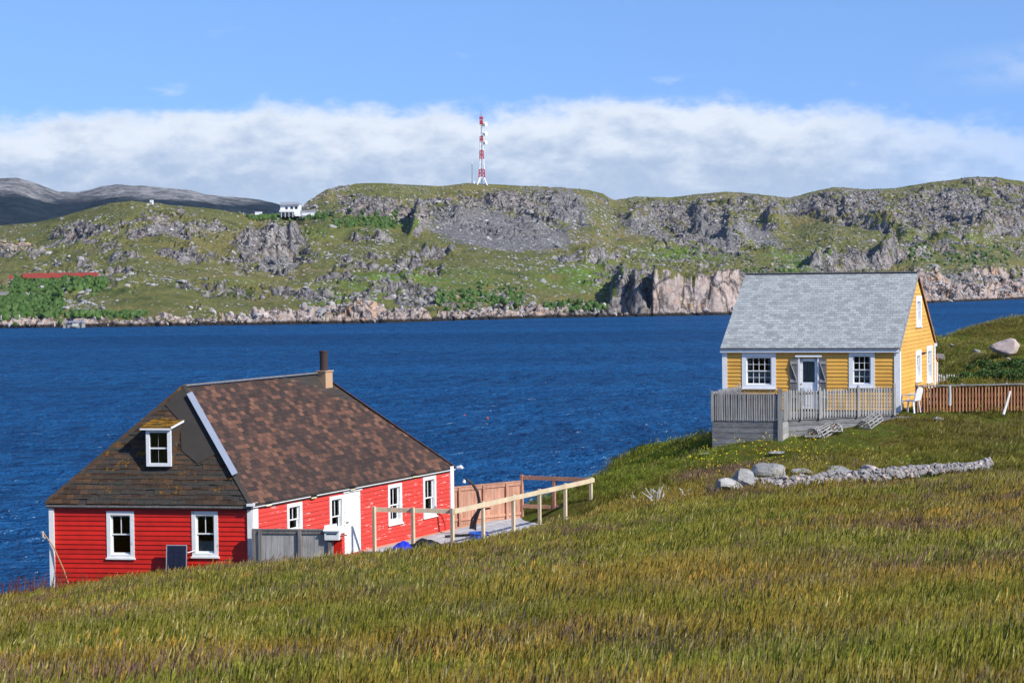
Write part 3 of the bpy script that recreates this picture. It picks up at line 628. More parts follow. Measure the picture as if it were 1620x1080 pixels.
# ------------------------------------------------------------------ building helpers
ZUP = Vector((0, 0, 1))
class Frame:
    """upright plane: u along P0->P1 (left to right seen from outside), d outward, z up"""
    def __init__(s, P0, P1):
        s.P = Vector((P0[0], P0[1], 0)); v = Vector((P1[0]-P0[0], P1[1]-P0[1], 0)); s.L = v.length; s.u = v.normalized(); s.n = s.u.cross(ZUP)
    def __call__(s, u, d, z): return s.P + s.u*u + s.n*d + ZUP*z
    def hit(s, px, py):
        d = ray(px, py); o = Vector((0, 0, CAMZ)); t = (s.P-o).dot(s.n)/d.dot(s.n); p = o+d*t; return (p-s.P).dot(s.u), p.z
    def rect(s, x0, x1, y0, y1):
        ym = (y0+y1)/2; u0 = s.hit(x0, ym)[0]; u1 = s.hit(x1, ym)[0]; xm = (x0+x1)/2
        return (u0, u1, s.hit(xm, y1)[1], s.hit(xm, y0)[1])
    def mat(s, u, d, z, su=1.0, sz=1.0):
        p = s(u, d, z); return Matrix(((s.u.x*su, -s.n.x, 0, p.x), (s.u.y*su, -s.n.y, 0, p.y), (0, 0, sz, p.z), (0, 0, 0, 1)))
def holes_1d(a, b, holes):
    """[a,b] minus the holes"""
    out = [(a, b)]
    for h0, h1 in holes:
        nx = []
        for x, y in out:
            if h1 <= x or h0 >= y: nx.append((x, y)); continue
            if h0 > x: nx.append((x, h0))
            if h1 < y: nx.append((h1, y))
        out = nx
    return [(x, y) for x, y in out if y-x > .02]
_cl = {}
def clap_mesh(pitch, mat, shape=None):
    key = (round(pitch, 4), mat.name)
    if key not in _cl:
        m = MB(); t = .034; h = pitch*1.12
        sec = [(0, 0), (-t, 0), (-.006, h), (0, h)]
        vs = [(0, y, z) for y, z in sec]+[(1, y, z) for y, z in sec]
        m.add(vs, [(0, 1, 2, 3), (7, 6, 5, 4), (1, 5, 6, 2), (0, 4, 5, 1), (2, 6, 7, 3), (3, 7, 4, 0)]); me = m.mesh('clapboard'); me.materials.append(mat); _cl[key] = me
    return _cl[key]
def wall(parent, fr, z0, z1, holes, pitch, mat, lim=None, label=None):
    """backing sheet with openings + every clapboard as a piece of its own"""
    mb = MB(); us = sorted({0, fr.L, *[h[0] for h in holes], *[h[1] for h in holes]}); zs = sorted({z0, z1, *[h[2] for h in holes], *[h[3] for h in holes]})
    us = [u for u in us if 0 <= u <= fr.L]; zs = [z for z in zs if z0 <= z <= z1]
    for i in range(len(us)-1):
        for j in range(len(zs)-1):
            uc = (us[i]+us[i+1])/2; zc = (zs[j]+zs[j+1])/2
            if any(h[0] < uc < h[1] and h[2] < zc < h[3] for h in holes): continue
            if lim and lim(zs[j])[0] > lim(zs[j])[1]-.05: continue
            if lim and zs[j+1] > lim.zb:
                za, zb_ = zs[j], zs[j+1]; pts = []
                a0, a1 = lim(za); b0, b1 = lim(zb_); lo = [max(us[i], a0), max(us[i], b0)]; hi = [min(us[i+1], a1), min(us[i+1], b1)]
                if lo[0] >= hi[0]: continue
                if lo[1] > hi[1]: lo[1] = hi[1] = min(max((b0+b1)/2, us[i]), us[i+1])
                mb.prism([fr(lo[0], -.01, za), fr(hi[0], -.01, za), fr(hi[1], -.01, zb_), fr(lo[1], -.01, zb_)], fr.n*-.06)
            else:
                mb.box(us[i], us[i+1], -.07, -.01, zs[j], zs[j+1], fr)
    w_ = mb.build('wall', mat, parent)
    if label: w_['label'] = label
    me = clap_mesh(pitch, mat); z = z0
    while z < z1-.02:
        a, b = (0, fr.L) if not lim else (max(0, lim(z+pitch*.6)[0]), min(fr.L, lim(z+pitch*.6)[1]))
        hs = [(h[0], h[1]) for h in holes if h[2] < z+pitch*.6 < h[3]]
        if b-a > .05:
            for x, y in holes_1d(a, b, hs):
                x1 = x; parts = [(x, y)]
                if y-x > 4.2:
                    c = x+(y-x)*random.uniform(.3, .7); parts = [(x, c), (c+.004, y)]
                for p0, p1 in parts:
                    Mx = fr.mat(p0, random.uniform(-.002, .003), z+random.uniform(-.004, .004), p1-p0, 1)
                    oname('clapboard', me, mat, w_, Mx)
        z += pitch
    return w_
def rect_ring(mb, fr, u0, u1, z0, z1, wd, d0, d1, wb=None):
    wb = wb or wd
    mb.box(u0, u0+wd, d0, d1, z0+wb, z1-wd, fr); mb.box(u1-wd, u1, d0, d1, z0+wb, z1-wd, fr); mb.box(u0, u1, d0, d1, z1-wd, z1, fr); mb.box(u0, u1, d0, d1, z0, z0+wb, fr)
def window(parent, fr, r, cu, ru, cl, rl, trim=.10, split=.5, curtain=None, wm='white', name='window', label=None, glaze=True):
    """casing > sashes, panes, glazing bars, sill, curtain"""
    u0, u1, z0, z1 = r; m = MB(); rect_ring(m, fr, u0, u1, z0, z1, trim, .0, .045, trim*.8)
    # reveal
    a0, a1, b0, b1 = u0+trim, u1-trim, z0+trim*.8, z1-trim
    m.box(a0, a0+.012, -.10, 0, b0, b1, fr); m.box(a1-.012, a1, -.10, 0, b0, b1, fr); m.box(a0, a1, -.10, 0, b1-.012, b1, fr); m.box(a0, a1, -.10, 0, b0, b0+.012, fr)
    w_ = m.build(name, M[wm], parent)
    if label: w_['label'] = label
    s = MB(); s.box(u0-.03, u1+.03, .002, .085, z0-.045, z0-.002, fr); s.build('sill', M[wm], w_)
    a0 += .012; a1 -= .012; b0 += .012; b1 -= .012; zm = b0+(b1-b0)*split; st = .035; br = .016
    for (za, zb, c, r_, dd) in ((zm-.01, b1, cu, ru, -.035), (b0, zm+.01, cl, rl, -.065)):
        s = MB(); rect_ring(s, fr, a0, a1, za, zb, st, dd-.03, dd, st); s.build('sash', M[wm], w_)
        ia0, ia1, ib0, ib1 = a0+st, a1-st, za+st, zb-st
        for i in range(1, c):
            g = MB(); uc = ia0+(ia1-ia0)*i/c; g.box(uc-br/2-.004, uc+br/2+.004, dd-.026, dd-.004, ib0, ib1, fr); g.build('glazing_bar', M[wm], w_)
        for j in range(1, r_):
            g = MB(); zc = ib0+(ib1-ib0)*j/r_; g.box(ia0, ia1, dd-.024, dd-.006, zc-br/2, zc+br/2, fr); g.build('glazing_bar', M[wm], w_)
        for i in range(c):
            for j in range(r_):
                g = MB(); ua = ia0+(ia1-ia0)*i/c; ub = ia0+(ia1-ia0)*(i+1)/c; zc0 = ib0+(ib1-ib0)*j/r_; zc1 = ib0+(ib1-ib0)*(j+1)/r_
                tl = random.uniform(-.002, .002); g.box(ua+.003, ub-.003, dd-.017, dd-.013+tl*0, zc0+.003, zc1-.003, fr); g.build('pane', M['glass'], w_)
    if curtain:
        for (ca, cb, za, zb) in curtain:
            g = MB(); n = 26; x0 = a0+(a1-a0)*ca; x1 = a0+(a1-a0)*cb; y0 = b0+(b1-b0)*za; y1 = b0+(b1-b0)*zb; vs = []; fs = []
            for k in range(n+1):
                uu = x0+(x1-x0)*k/n; dp = -.13+.012*math.sin(k*1.9)+.006*math.sin(k*4.1); lace = .03*abs(math.sin(k*.8))
                vs += [fr(uu, dp, y0+lace), fr(uu, dp, y1)]
            fs = [(2*k, 2*k+2, 2*k+3, 2*k+1) for k in range(n)]; g.add(vs, fs); g.build('curtain', M['curtain'], w_)
    return w_
def hole_of(r, trim=.10): return (r[0]+trim*.5, r[1]-trim*.5, r[2]+trim*.4, r[3]-trim*.5)
def clip_poly(poly, a, b, c):
    """keep points with a*x+b*y <= c"""
    out = []
    for i in range(len(poly)):
        p, q_ = poly[i], poly[(i+1) % len(poly)]; dp = a*p[0]+b*p[1]-c; dq = a*q_[0]+b*q_[1]-c
        if dp <= 0: out.append(p)
        if dp*dq < 0: t = dp/(dp-dq); out.append((p[0]+(q_[0]-p[0])*t, p[1]+(q_[1]-p[1])*t))
    return out
def shingles(roof, corners, mat, tw, ex, budget, wj=.0, jit=0.0, th=.009, missing=0.0, sag=0.0):
    """corners: 3-D convex roof face, first two points are its eave left to right seen from outside.
    Whole tabs (the first `budget` of them) are pieces of their own sharing a few meshes; cut ones and the rest are joined."""
    P = [Vector(c) for c in corners]; u = (P[1]-P[0]).normalized(); n = u.cross((P[-1]-P[0])).normalized()
    if n.z < 0: n = -n
    v = n.cross(u); v = v if v.z > 0 else -v
    poly = [((p-P[0]).dot(u), (p-P[0]).dot(v)) for p in P]; area = sum(poly[i][0]*poly[(i+1) % len(poly)][1]-poly[(i+1) % len(poly)][0]*poly[i][1] for i in range(len(poly)))
    if area < 0: poly = poly[::-1]
    hp = []
    for i in range(len(poly)):
        p, q_ = poly[i], poly[(i+1) % len(poly)]; e = (q_[0]-p[0], q_[1]-p[1]); a, b = e[1], -e[0]; hp.append((a, b, a*p[0]+b*p[1]))
    umin = min(p[0] for p in poly); umax = max(p[0] for p in poly); vmax = max(p[1] for p in poly)
    kinds = []
    for k in range(7):
        m = MB(); g = .004; hh = ex*1.25; t0 = th*(1+.35*(k % 3)); tt = (k*.137+.05) % 1
        vs = [(g, 0, 0), (tw-g, 0, 0), (tw-g, hh, 0), (g, hh, 0), (g, 0, t0), (tw-g, 0, t0), (tw-g, hh, .002), (g, hh, .002)]
        m.hexa(vs, tt); me = m.mesh('shingle'); me.materials.append(mat); kinds.append(me)
    rest = MB(); cnt = 0; rows = int(vmax/ex)+1; rr_ = random.Random(int(P[0].x*10)+3)
    # pieces nearest the camera edge first: order rows from the eave up
    for r in range(rows):
        off = (r % 2)*tw*.5+rr_.uniform(-.15, .15)*tw; uu = umin-off-tw
        while uu < umax+tw:
            w_ = tw; v0 = r*ex+rr_.uniform(-jit, jit); q4 = [(uu, v0), (uu+w_, v0), (uu+w_, v0+ex*1.25), (uu, v0+ex*1.25)]
            if rr_.random() < missing: uu += w_; continue
            inside = all(a*x+b*y <= c+1e-6 for a, b, c in hp for x, y in q4)
            if inside and cnt < budget:
                o = P[0]+u*uu+v*v0+n*.004; Mx = Matrix(((u.x, v.x, n.x, o.x), (u.y, v.y, n.y, o.y), (u.z, v.z, n.z, o.z), (0, 0, 0, 1)))
                oname('shingle', kinds[rr_.randrange(7)], mat, roof, Mx); cnt += 1
            else:
                pl = q4
                for a, b, c in hp:
                    pl = clip_poly(pl, a, b, c)
                    if len(pl) < 3: break
                if len(pl) >= 3:
                    t0 = th*rr_.uniform(.9, 1.7); low = []; tp = []; g = .004
                    for x, y in pl:
                        xx_ = min(max(x, uu+g), uu+w_-g) if True else x; f = (y-v0)/(ex*1.25); low.append(P[0]+u*xx_+v*y+n*.004); tp.append(P[0]+u*xx_+v*y+n*(.004+t0*(1-f)+.002*f))
                    k = len(pl); rest.add(low+tp, [tuple(range(k))[::-1], tuple(range(k, 2*k))]+[(i, (i+1) % k, k+(i+1) % k, k+i) for i in range(k)], rr_.random())
            uu += w_
    if rest.v:
        o = rest.build('shingle_field', mat, roof); o['kind'] = 'stuff'
    return cnt

# ------------------------------------------------------------------ red house
A = Vector((-7.58, 54.50)); B = Vector((-13.55, 55.33)); Lw = Vector((.488, .873)).normalized()*11.2; Cc = A+Lw; Dd = B+Lw
ZE = 9.43; ZR = 12.70; G0 = 6.4
red = thing('red_house', 'red clapboard house with hipped brown shingle roof and stovepipe, down by the water', 'house', (A.x, A.y, G0))
fL = Frame(B, A); fF = Frame(A, Cc); fR = Frame(Cc, Dd); fB = Frame(Dd, B)
rW1 = fL.rect(169.6, 213, 808, 881.5); rW2 = fL.rect(304, 345.6, 808, 879.5)
hL = [hole_of(rW1, .12), hole_of(rW2, .12)]
wl = wall(red, fL, G0, ZE-.10, hL, .138, M['red'], label='bright red clapboard wall facing the grass')
rA = fF.rect(452.7, 476.7, 795, 842); rBw = fF.rect(520, 542.6, 783.5, 842); rC = fF.rect(612.7, 634.5, 765, 827.5); rDw = fF.rect(668.2, 688.6, 753, 816.5); rDoor = fF.rect(543.5, 570.5, 777, 874)
hF = [hole_of(rA), hole_of(rBw), hole_of(rC), hole_of(rDw), (rDoor[0]+.02, rDoor[1]-.02, rDoor[2], rDoor[3]-.02)]
wf = wall(red, fF, G0, ZE-.14, hF, .135, M['red_worn'], label='long side wall of faded peeling red clapboards')
for f_ in (fR, fB): wall(red, f_, G0, ZE-.36, [], .27, M['red'])
window(red, fL, rW1, 2, 1, 1, 1, .115, .50, name='window', wm='white_worn'); window(red, fL, rW2, 2, 1, 1, 1, .115, .50, curtain=[(0, 1, .0, .30)], wm='white_worn')
window(red, fF, rA, 2, 1, 1, 1, .11, .42, curtain=[(0, .52, .35, 1)], wm='white_worn'); window(red, fF, rBw, 2, 1, 1, 1, .11, .42, wm='white_worn')
window(red, fF, rC, 2, 1, 2, 1, .11, .46, curtain=[(0, .4, 0, 1), (.7, 1, 0, .5)], wm='white_worn'); window(red, fF, rDw, 2, 1, 1, 1, .11, .46, curtain=[(0, .9, .5, 1)], wm='white_worn')
# plank door
dr = MB(); dr.box(rDoor[0], rDoor[1], -.06, -.02, rDoor[2], rDoor[3], fF); door = dr.build('door', M['white_worn'], red, label='white plank door with peeling paint')
nb = 5
for k in range(nb):
    a = rDoor[0]+(rDoor[1]-rDoor[0])*k/nb; b_ = rDoor[0]+(rDoor[1]-rDoor[0])*(k+1)/nb; g = MB(); g.box(a+.006, b_-.006, -.019, .012, rDoor[2], rDoor[3]-.03, fF); g.build('plank', M['white_worn'], door)
g = MB(); g.box(rDoor[0]-.05, rDoor[1]+.05, .0, .05, rDoor[3], rDoor[3]+.10, fF); g.build('lintel', M['white_worn'], door)
hp_ = fF(rDoor[0]+.12, .0, rDoor[2]+1.0); g = MB(); g.tube([hp_+fF.n*.01, hp_+fF.n*.06, hp_+fF.n*.06+fF.u*.09], .012, 6); g.build('handle', M['black'], door)
# corner boards
def corner(parent, fa, fb, z0, z1, mat, w1=.16, w2=.16, nm='corner_board', t=.05):
    a = MB(); a.box(fa.L-w1, fa.L+t-.003, .026, .026+t, z0, z1, fa); a.build(nm, mat, parent)
    a = MB(); a.box(0, w2, .026, .026+t-.003, z0, z1, fb); a.build(nm, mat, parent)
corner(red, fL, fF, G0, ZE+.0, M['white_worn'], .10, .24); corner(red, fF, fR, G0, ZE, M['white_worn'], .17, .12)
g = MB(); g.box(-.05, .10, .026, .075, G0, ZE, fL); g.build('corner_board', M['white_worn'], red)
g = MB(); g.box(fB.L-.12, fB.L, .026, .06, G0, ZE, fB); g.build('corner_board', M['white_worn'], red)
# roof
R1 = Vector((-9.77, 56.36, 12.69)); R2 = Vector((-6.35, 62.45, 12.71)); cen = (A+Cc+B+Dd)/4
def eave(p, out=.13, z=ZE-.05): d = (Vector((p.x, p.y))-cen); d = d*(1+out/d.length*1.3); q_ = cen+d; return Vector((q_.x, q_.y, z))
eA, eB, eC, eD = eave(A), eave(B), eave(Cc), eave(Dd)
dn_ = Vector((0, 0, -.10))
rf = MB()
for pl in ([eA, eC, R2, R1], [eB, eA, R1], [eC, eD, R2], [eD, eB, R1, R2]): rf.prism([p-Vector((0, 0, .02)) for p in pl], dn_)
roof = rf.build('roof', M['tar'], red, label='hipped roof, brown shingles on the long side and old mossy ones on the end')
n1 = shingles(roof, [eA, eC, R2, R1], M['brown_shingle'], .23, .150, 230)
shingles(roof, [eC, eD, R2], M['brown_shingle'], .30, .20, 0); shingles(roof, [eD, eB, R1, R2], M['brown_shingle'], .46, .30, 0)
n2 = shingles(roof, [eB, eA, R1], M['old_shingle'], .25, .155, 70, jit=.014, th=.016, missing=.03)
# ridge cap, hip caps
g = MB(); g.beam(R1+Vector((0, 0, .045)), R2+Vector((0, 0, .045)), .16, .035); g.build('ridge_cap', M['dark_wood'], roof)
g = MB(); nrm_f = (eC-eA).cross(R1-eA).normalized(); nrm_h = (eA-eB).cross(R1-eB).normalized()
g.beam(eA+ZUP*.03, R1+ZUP*.03, .13, .02, up=(nrm_f+nrm_h)); g.build('hip_cap', M['tar'], roof)
g = MB(); g.beam(eB+ZUP*.02, R1+ZUP*.02, .14, .02, up=nrm_h); g.build('hip_cap', M['old_shingle'], roof)
g = MB(); g.beam(eC+ZUP*.02, R2+ZUP*.02, .16, .02); g.build('hip_cap', M['brown_shingle'], roof)
# tar-felt patch along the hip and at the peak
def on(pl, s, t, off=.03):      # point on the hip face: s 0..1 along the eave, t 0..1 up
    a = eB+(eA-eB)*s; return a+(R1-a)*t+nrm_h*off
g = MB(); g.prism([on(0, .95, .42), on(0, .99, .40), R1+nrm_h*.035, on(0, 0.1, .84), on(0, .62, .70), on(0, .66, .45), on(0, .78, .34)], nrm_h*.012); g.build('tar_patch', M['tar'], roof)
# zinc board lying on the hip
pa = at(302, 629, 56.35); pb = at(370, 761, 54.85)
g = MB(); g.beam(R1*.90+eA*.10+ZUP*.16-fF.u*.05, R1*.21+eA*.79+ZUP*.16-fF.u*.05, .18, .06, up=(nrm_f*.4+nrm_h*1.6)); g.build('hip_flashing', M['metal_grey'], roof)
# eave boards
g = MB(); g.beam(eA+Vector((0, 0, -.075)), eC+Vector((0, 0, -.070)), .03, .022); g.build('eave_board', M['white_worn'], red)
g = MB(); g.beam(eB+Vector((0, 0, -.06)), eA+Vector((0, 0, -.06)), .03, .05); g.build('eave_board', M['dark_wood'], red)
# chimney: the block straddles the hip near the far ridge end; the pipe is its part
cb = R2+fF.n*.20; ch = MB()
cz = 12.53; fc = lambda x, y, z: Vector((cb.x, cb.y, 0))+fF.u*y+fF.n*x+ZUP*z
ch.box(-.17, .17, -.20, .20, cz-.5, cz+.26, fc); ch.box(-.20, .20, -.23, .23, cz+.26, cz+.30, fc); chim = ch.build('chimney', M['chimney'], roof, label='tan rendered chimney block')
g = MB(); pp = fc(-.02, -.02, 0); g.tube([pp+ZUP*(cz+.3), pp+ZUP*(cz+.92)], .135, 14); g.tube([pp+ZUP*(cz+.88), pp+ZUP*(cz+.95)], .15, 14); g.build('stovepipe', M['rust'], red)
# dormer on the hip face
dS = 55.18
wz0, wz1 = at(251, 737, dS).z, at(251, 678, dS).z; dl = at(231.5, 707, dS); drr = at(272, 707, dS-.0)
du = fL.u; c0 = Vector((dl.x, dl.y)); c1 = c0+Vector((du.x, du.y))*(drr-dl).length; fD = Frame(c0, c1)
back_r = at(299, 664, 56.2); back_l = back_r-fD.u*(fD.L+.12)
m = MB(); m.box(.0, fD.L, -.12, -.08, wz0-.25, wz1, fD); dorm = m.build('dormer', M['room'], roof, label='little window dormer with an orange mossy lid')
rD_ = (0.0, fD.L, wz0, wz1)
def window_parts(parent, fr, r, trim):
    u0, u1, z0, z1 = r; s = MB(); rect_ring(s, fr, u0, u1, z0, z1, trim, -.06, .03, trim*.9); s.box((u0+u1)/2-.02, (u0+u1)/2-.0199, -.04, -.03, z0+trim, z1-trim, fr); s.build('window_frame', M['white'], parent)
    zm = (z0+z1)/2-.02; s = MB(); s.box(u0+trim, u1-trim, -.05, -.015, zm-.022, zm+.022, fr); s.build('meeting_rail', M['white'], parent)
    for za, zb in ((z0+trim*.9, zm-.022), (zm+.022, z1-trim)):
        s = MB(); s.box(u0+trim, u1-trim, -.046, -.04, za, zb, fr); s.build('pane', M['glass'], parent)
# put frame and panes on the roof's dormer level (dormer is a sub-part, so its pieces hang on the roof part)
window_parts(roof, fD, rD_, .105)
g = MB(); p0 = fD(fD.L-.01, -.03, wz0-.02); p1 = fD(fD.L-.01, -.03, wz1); g.prism([p0, p1, back_r-ZUP*.02, back_r-ZUP*.12], -fD.u*.04); g.build('dormer_side', M['old_shingle'], roof)
g = MB(); p0 = fD(.01, -.03, wz0-.02); p1 = fD(.01, -.03, wz1); g.prism([p0, p1, back_l-ZUP*.02, back_l-ZUP*.12], fD.u*.04); g.build('dormer_side', M['old_shingle'], roof)
fl_ = fD(-.15, .10, wz1+.0); fr_ = fD(fD.L+.02, .10, wz1+.0)
br_ = back_r+ZUP*.03; bl_ = back_l+ZUP*.10
lid = MB(); lid.prism([fl_, fr_, br_, bl_], ZUP*.05); lido = lid.build('dormer_lid', M['mossy_shingle'], roof)
g = MB()
for i in range(5):       # curled moss-grown courses on the lid
    for j in range(6):
        if random.random() < .12: continue
        f0, f1 = j/6, (j+1)/6; g0, g1 = i/5, (i+1.15)/5
        def L_(a, b): p = fl_+(fr_-fl_)*a; q_ = bl_+(br_-bl_)*a; return p+(q_-p)*min(b, 1)
        g.prism([L_(f0+.01, g0)+ZUP*.075, L_(f1-.01, g0)+ZUP*(.075+random.uniform(0, .02)), L_(f1-.01, g1)+ZUP*.055, L_(f0+.01, g1)+ZUP*.055], -ZUP*.012, random.random())
o = g.build('lid_shingles', M['mossy_shingle'], roof); o['kind'] = 'stuff'
g = MB(); g.beam(fr_+fD.u*.02+ZUP*.03, br_+fD.u*.02+ZUP*.03, .03, .05); g.build('fascia', M['white'], roof)
g = MB(); g.beam(fl_+ZUP*.0, fr_+ZUP*.0, .03, .05); g.build('fascia', M['white'], roof)
# dark interior and floor
g = MB(); ins = lambda p: cen+(p-cen)*.93
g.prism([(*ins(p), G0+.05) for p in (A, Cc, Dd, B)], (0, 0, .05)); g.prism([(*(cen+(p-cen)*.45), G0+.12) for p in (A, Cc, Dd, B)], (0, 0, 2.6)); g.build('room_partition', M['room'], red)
# bracket floodlights under the long eave, lamp at the far corner
for px, py in ((421, 797), (492.5, 785), (554, 772), (652, 752)):
    u_, z_ = fF.hit(px, py); g = MB(); g.box(u_-.16, u_+.16, .03, .10, z_-.01, z_+.055, fF); h = g.build('eave_lamp', M['black'], red); g = MB(); g.box(u_-.13, u_+.13, .04, .11, z_-.05, z_-.013, fF); g.build('lamp_shade', plain('lamp_cream', (.7, .66, .4)) if 'lamp_cream' not in bpy.data.materials else bpy.data.materials['lamp_cream'], h)
g = MB(); pc = eC+Vector((.06, .03, -.02)); g.tube([pc, pc+Vector((.14, -.04, .03)), pc+Vector((.20, -.06, -.02))], [.05, .07, .04], 8); g.build('corner_lamp', M['white'], red)
g = MB(); pc = eA+Vector((0, -.0, -.05)); g.box(-.10, .12, -.05, .08, ZE-.07, ZE+.0, lambda x, y, z: Vector((pc.x, pc.y, 0))+fL.u*x-fL.n*(-y)+ZUP*z); g.build('gutter_end', M['white'], red)
# red cable on the long wall
pts = [fF(*( fF.hit(px, py)[0], .05, fF.hit(px, py)[1])) for px, py in ((689, 808), (697, 815), (702, 828), (703, 840))]
g = MB(); g.tube([(p.x, p.y, p.z) for p in pts], .014, 5); g.build('cable', M['red_cable'], red)

# leaning tan pole with its line by the sea-side corner
s0 = fL.hit(72, 842); s1 = fL.hit(119, 924)
tp = thing('leaning_pole', 'thin tan pole leaning against the seaward corner of the red house', 'pole', tuple(fL(s1[0], .25, s1[1])))
g = MB(); g.tube([fL(s0[0]-.03, .10, s0[1]+.02), fL(s0[0]+.3, .13, s0[1]-.42), fL(s0[0]+.62, .22, s0[1]-1.05), fL(s1[0], .3, s1[1]-.2)], .020, 6); g.build('shaft', M['rope'], tp)
g = MB(); g.tube([fL(s0[0]-.05, .10, s0[1]+.06), fL(s0[0]-.03, .12, s0[1]-.12), fL(s0[0]+.05, .12, s0[1]-.15)], .035, 6); g.build('binding', M['grey_wood'], tp)
# solar panel leaning by the wall
r = Frame(B, A); u0, u1, z0, z1 = fL.rect(269, 301.5, 859, 912); dd = .34
sp_ = thing('solar_panel', 'small dark solar panel standing against the red wall between the two windows', 'solar panel', tuple(fL((u0+u1)/2, dd, z0)))
fs_ = lambda u, d, z: fL(u, dd+.06-(z-z0)*.10+d, z)
g = MB(); g.box(u0, u1, -.03, 0, z0, z1, fs_); g.build('panel_back', M['black'], sp_)
for i in range(3):
    for j in range(5):
        g = MB(); a = u0+.03+(u1-u0-.06)*i/3; b_ = u0+.03+(u1-u0-.06)*(i+1)/3; c = z0+.03+(z1-z0-.06)*j/5; d = z0+.03+(z1-z0-.06)*(j+1)/5; g.box(a+.004, b_-.004, .001, .006, c+.004, d-.004, fs_); g.build('cell', M['solar'], sp_)
g = MB(); rect_ring(g, fs_, u0, u1, z0, z1, .022, -.005, .022); g.build('rim', M['alu'], sp_)
g = MB(); g.tube([fs_(u1-.02, -.02, z0+.72), fs_(u1+.02, .02, z0+.76), fL(u1+.16, .05, z0+.78)], .012, 5); g.build('cable', M['white'], sp_)

# grey board fence by the near corner, with its return
def board_fence(name, label, P0, P1, zt, zb, boards, mat, railmat, posts, group=None, back=False, toprail=.10, lower=None, th=.022, rail_top=True, gap=.006):
    f = Frame(P0, P1); t = thing(name, label, 'fence', (P0[0], P0[1], zb), group)
    bw = f.L/boards
    for k in range(boards):
        m = MB(); m.box(k*bw+gap/2, (k+1)*bw-gap/2, -th, 0, zb, zt-random.uniform(.0, .012)-.04, f); m.build('board', mat, t)
    m = MB(); m.box(-.02, f.L+.02, -.06 if not back else .0, .05, zt-.035, zt, f); m.build('cap_rail', railmat, t)
    m = MB(); m.box(0, f.L, .002, .035, zt-.035-toprail, zt-.038, f); m.build('rail', railmat, t)
    if lower: m = MB(); m.box(0, f.L, .002, .035, lower, lower+.09, f); m.build('rail', railmat, t)
    for p in posts:
        m = MB(); m.box(p-.045, p+.045, .002, .08, zb-.2, zt-.037, f); m.build('post', railmat, t)
    return t, f
q0 = at(400, 836, 54.15); q1 = at(527, 840, 53.85)
t_, f_ = board_fence('porch_fence', 'weathered grey board fence in the grass at the near corner of the red house', (q0.x, q0.y), (q1.x, q1.y), q0.z, 7.2, 13, M['grey_wood'], M['dark_wood'], [.03, .22, 1.38, 2.26])
q2 = fF(rBw[0]+.2, .35, 0)
# white box on the fence end
mbp = at(531, 868, 53.9)
mbx = thing('letter_box', 'white letter box on a red board between the grey fence and the plank door', 'letter box', tuple(mbp))
fm = Frame((mbp.x-.26, mbp.y+.10), (mbp.x+.20, mbp.y+.02)); zt = at(531, 836, 53.9).z
g = MB(); g.box(.02, .44, -.04, 0, 6.9, zt-.28, fm); g.build('back_board', M['red'], mbx)
g = MB(); g.box(.0, .42, -.0, .24, zt-.30, zt-.02, fm); g.build('box_body', M['white_worn'], mbx)
g = MB(); g.prism([fm(-.03, -.02, zt+.05), fm(.45, -.02, zt+.05), fm(.45, .28, zt-.05), fm(-.03, .28, zt-.05)], ZUP*.025); g.build('lid', M['white_worn'], mbx)
g = MB(); g.box(.06, .36, .241, .25, zt-.14, zt-.115, fm); g.build('slot', M['black'], mbx)
g = MB(); g.tube([fm(.42, .1, zt-.2), fm(.62, .1, zt-.17)], .02, 6); g.build('flag_arm', M['dark_wood'], mbx)
g = MB(); g.prism([at(513, 836, 54.2)-ZUP*.05, at(533, 836, 54.2)-ZUP*.05, at(533, 829, 54.6), at(513, 832, 54.6)], ZUP*.03); g.build('side_shelf', M['white_worn'], mbx)

# ------------------------------------------------------------------ deck beside the red house
ZD = 7.28; K = Vector((-1.89, 57.8)); E = Vector((2.76, 66.1)); Fp = Vector((.29, 67.1)); H1 = Vector((-4.33, 58.45)); ZF = 8.78
deck = thing('wooden_deck', 'grey plank deck behind the red house, half finished', 'deck', (K.x, K.y, ZD))
fk = Frame(K, E); pk_ = fF(4.3, .12, 0)
wdk = 3.0; npl = 22
for k in range(npl):
    a = -.02-k*.145; m = MB(); ext = -.0; l0 = -.05 if k < 14 else 0; m.box(l0, fk.L+.1-.02*k, a-.138, a, ZD-.04, ZD+random.uniform(0, .004), fk); m.build('deck_board', M['deck_wood'], deck)
m = MB(); m.box(-.2, fk.L-.2, -3.40, -3.25, ZD-.05, ZD+.02, fk); m.build('edge_board', M['cedar'], deck)
m = MB(); m.box(0, fk.L, .0, .04, ZD-.25, ZD+.02, fk); m.build('rim_board', M['grey_wood_h'], deck)
for k in range(6):
    m = MB(); a_ = k*fk.L/5; m.box(a_-.04, a_+.04, -3.1, 0, ZD-.2, ZD-.045, fk); m.build('joist', M['grey_wood_h'], deck)
fence = thing('unfinished_fence', 'raw lumber fence frame of posts and rails along the deck, without boards', 'fence', (K.x, K.y, ZD))
def rail(a, b, z, mat=M['new_wood'], nm='rail', w_=.045, h=.14):
    m = MB(); m.beam((a.x, a.y, z-h/2), (b.x, b.y, z-h/2), w_, h); m.build(nm, mat, fence)
def post(p, z1=ZF, z0=6.6, mat=M['new_wood'], w_=.095):
    m = MB(); fr = lambda x, y, z: Vector((p.x, p.y, 0))+fk.u*x+fk.n*y+ZUP*z; m.box(-w_/2, w_/2, -w_/2, w_/2, z0, z1, fr); m.build('post', mat, fence)
rail(H1+Vector((-.0, .06)), K+Vector((0, .06)), ZF-.01); rail(K+Vector((fk.n.x, fk.n.y))*.06, E+Vector((fk.n.x, fk.n.y))*.06, ZF+.0, h=.15); rail(Fp, E+Vector((0, -.07)), ZF, M['cedar']); rail(Fp, E, ZF-1.02, M['cedar'], h=.13)
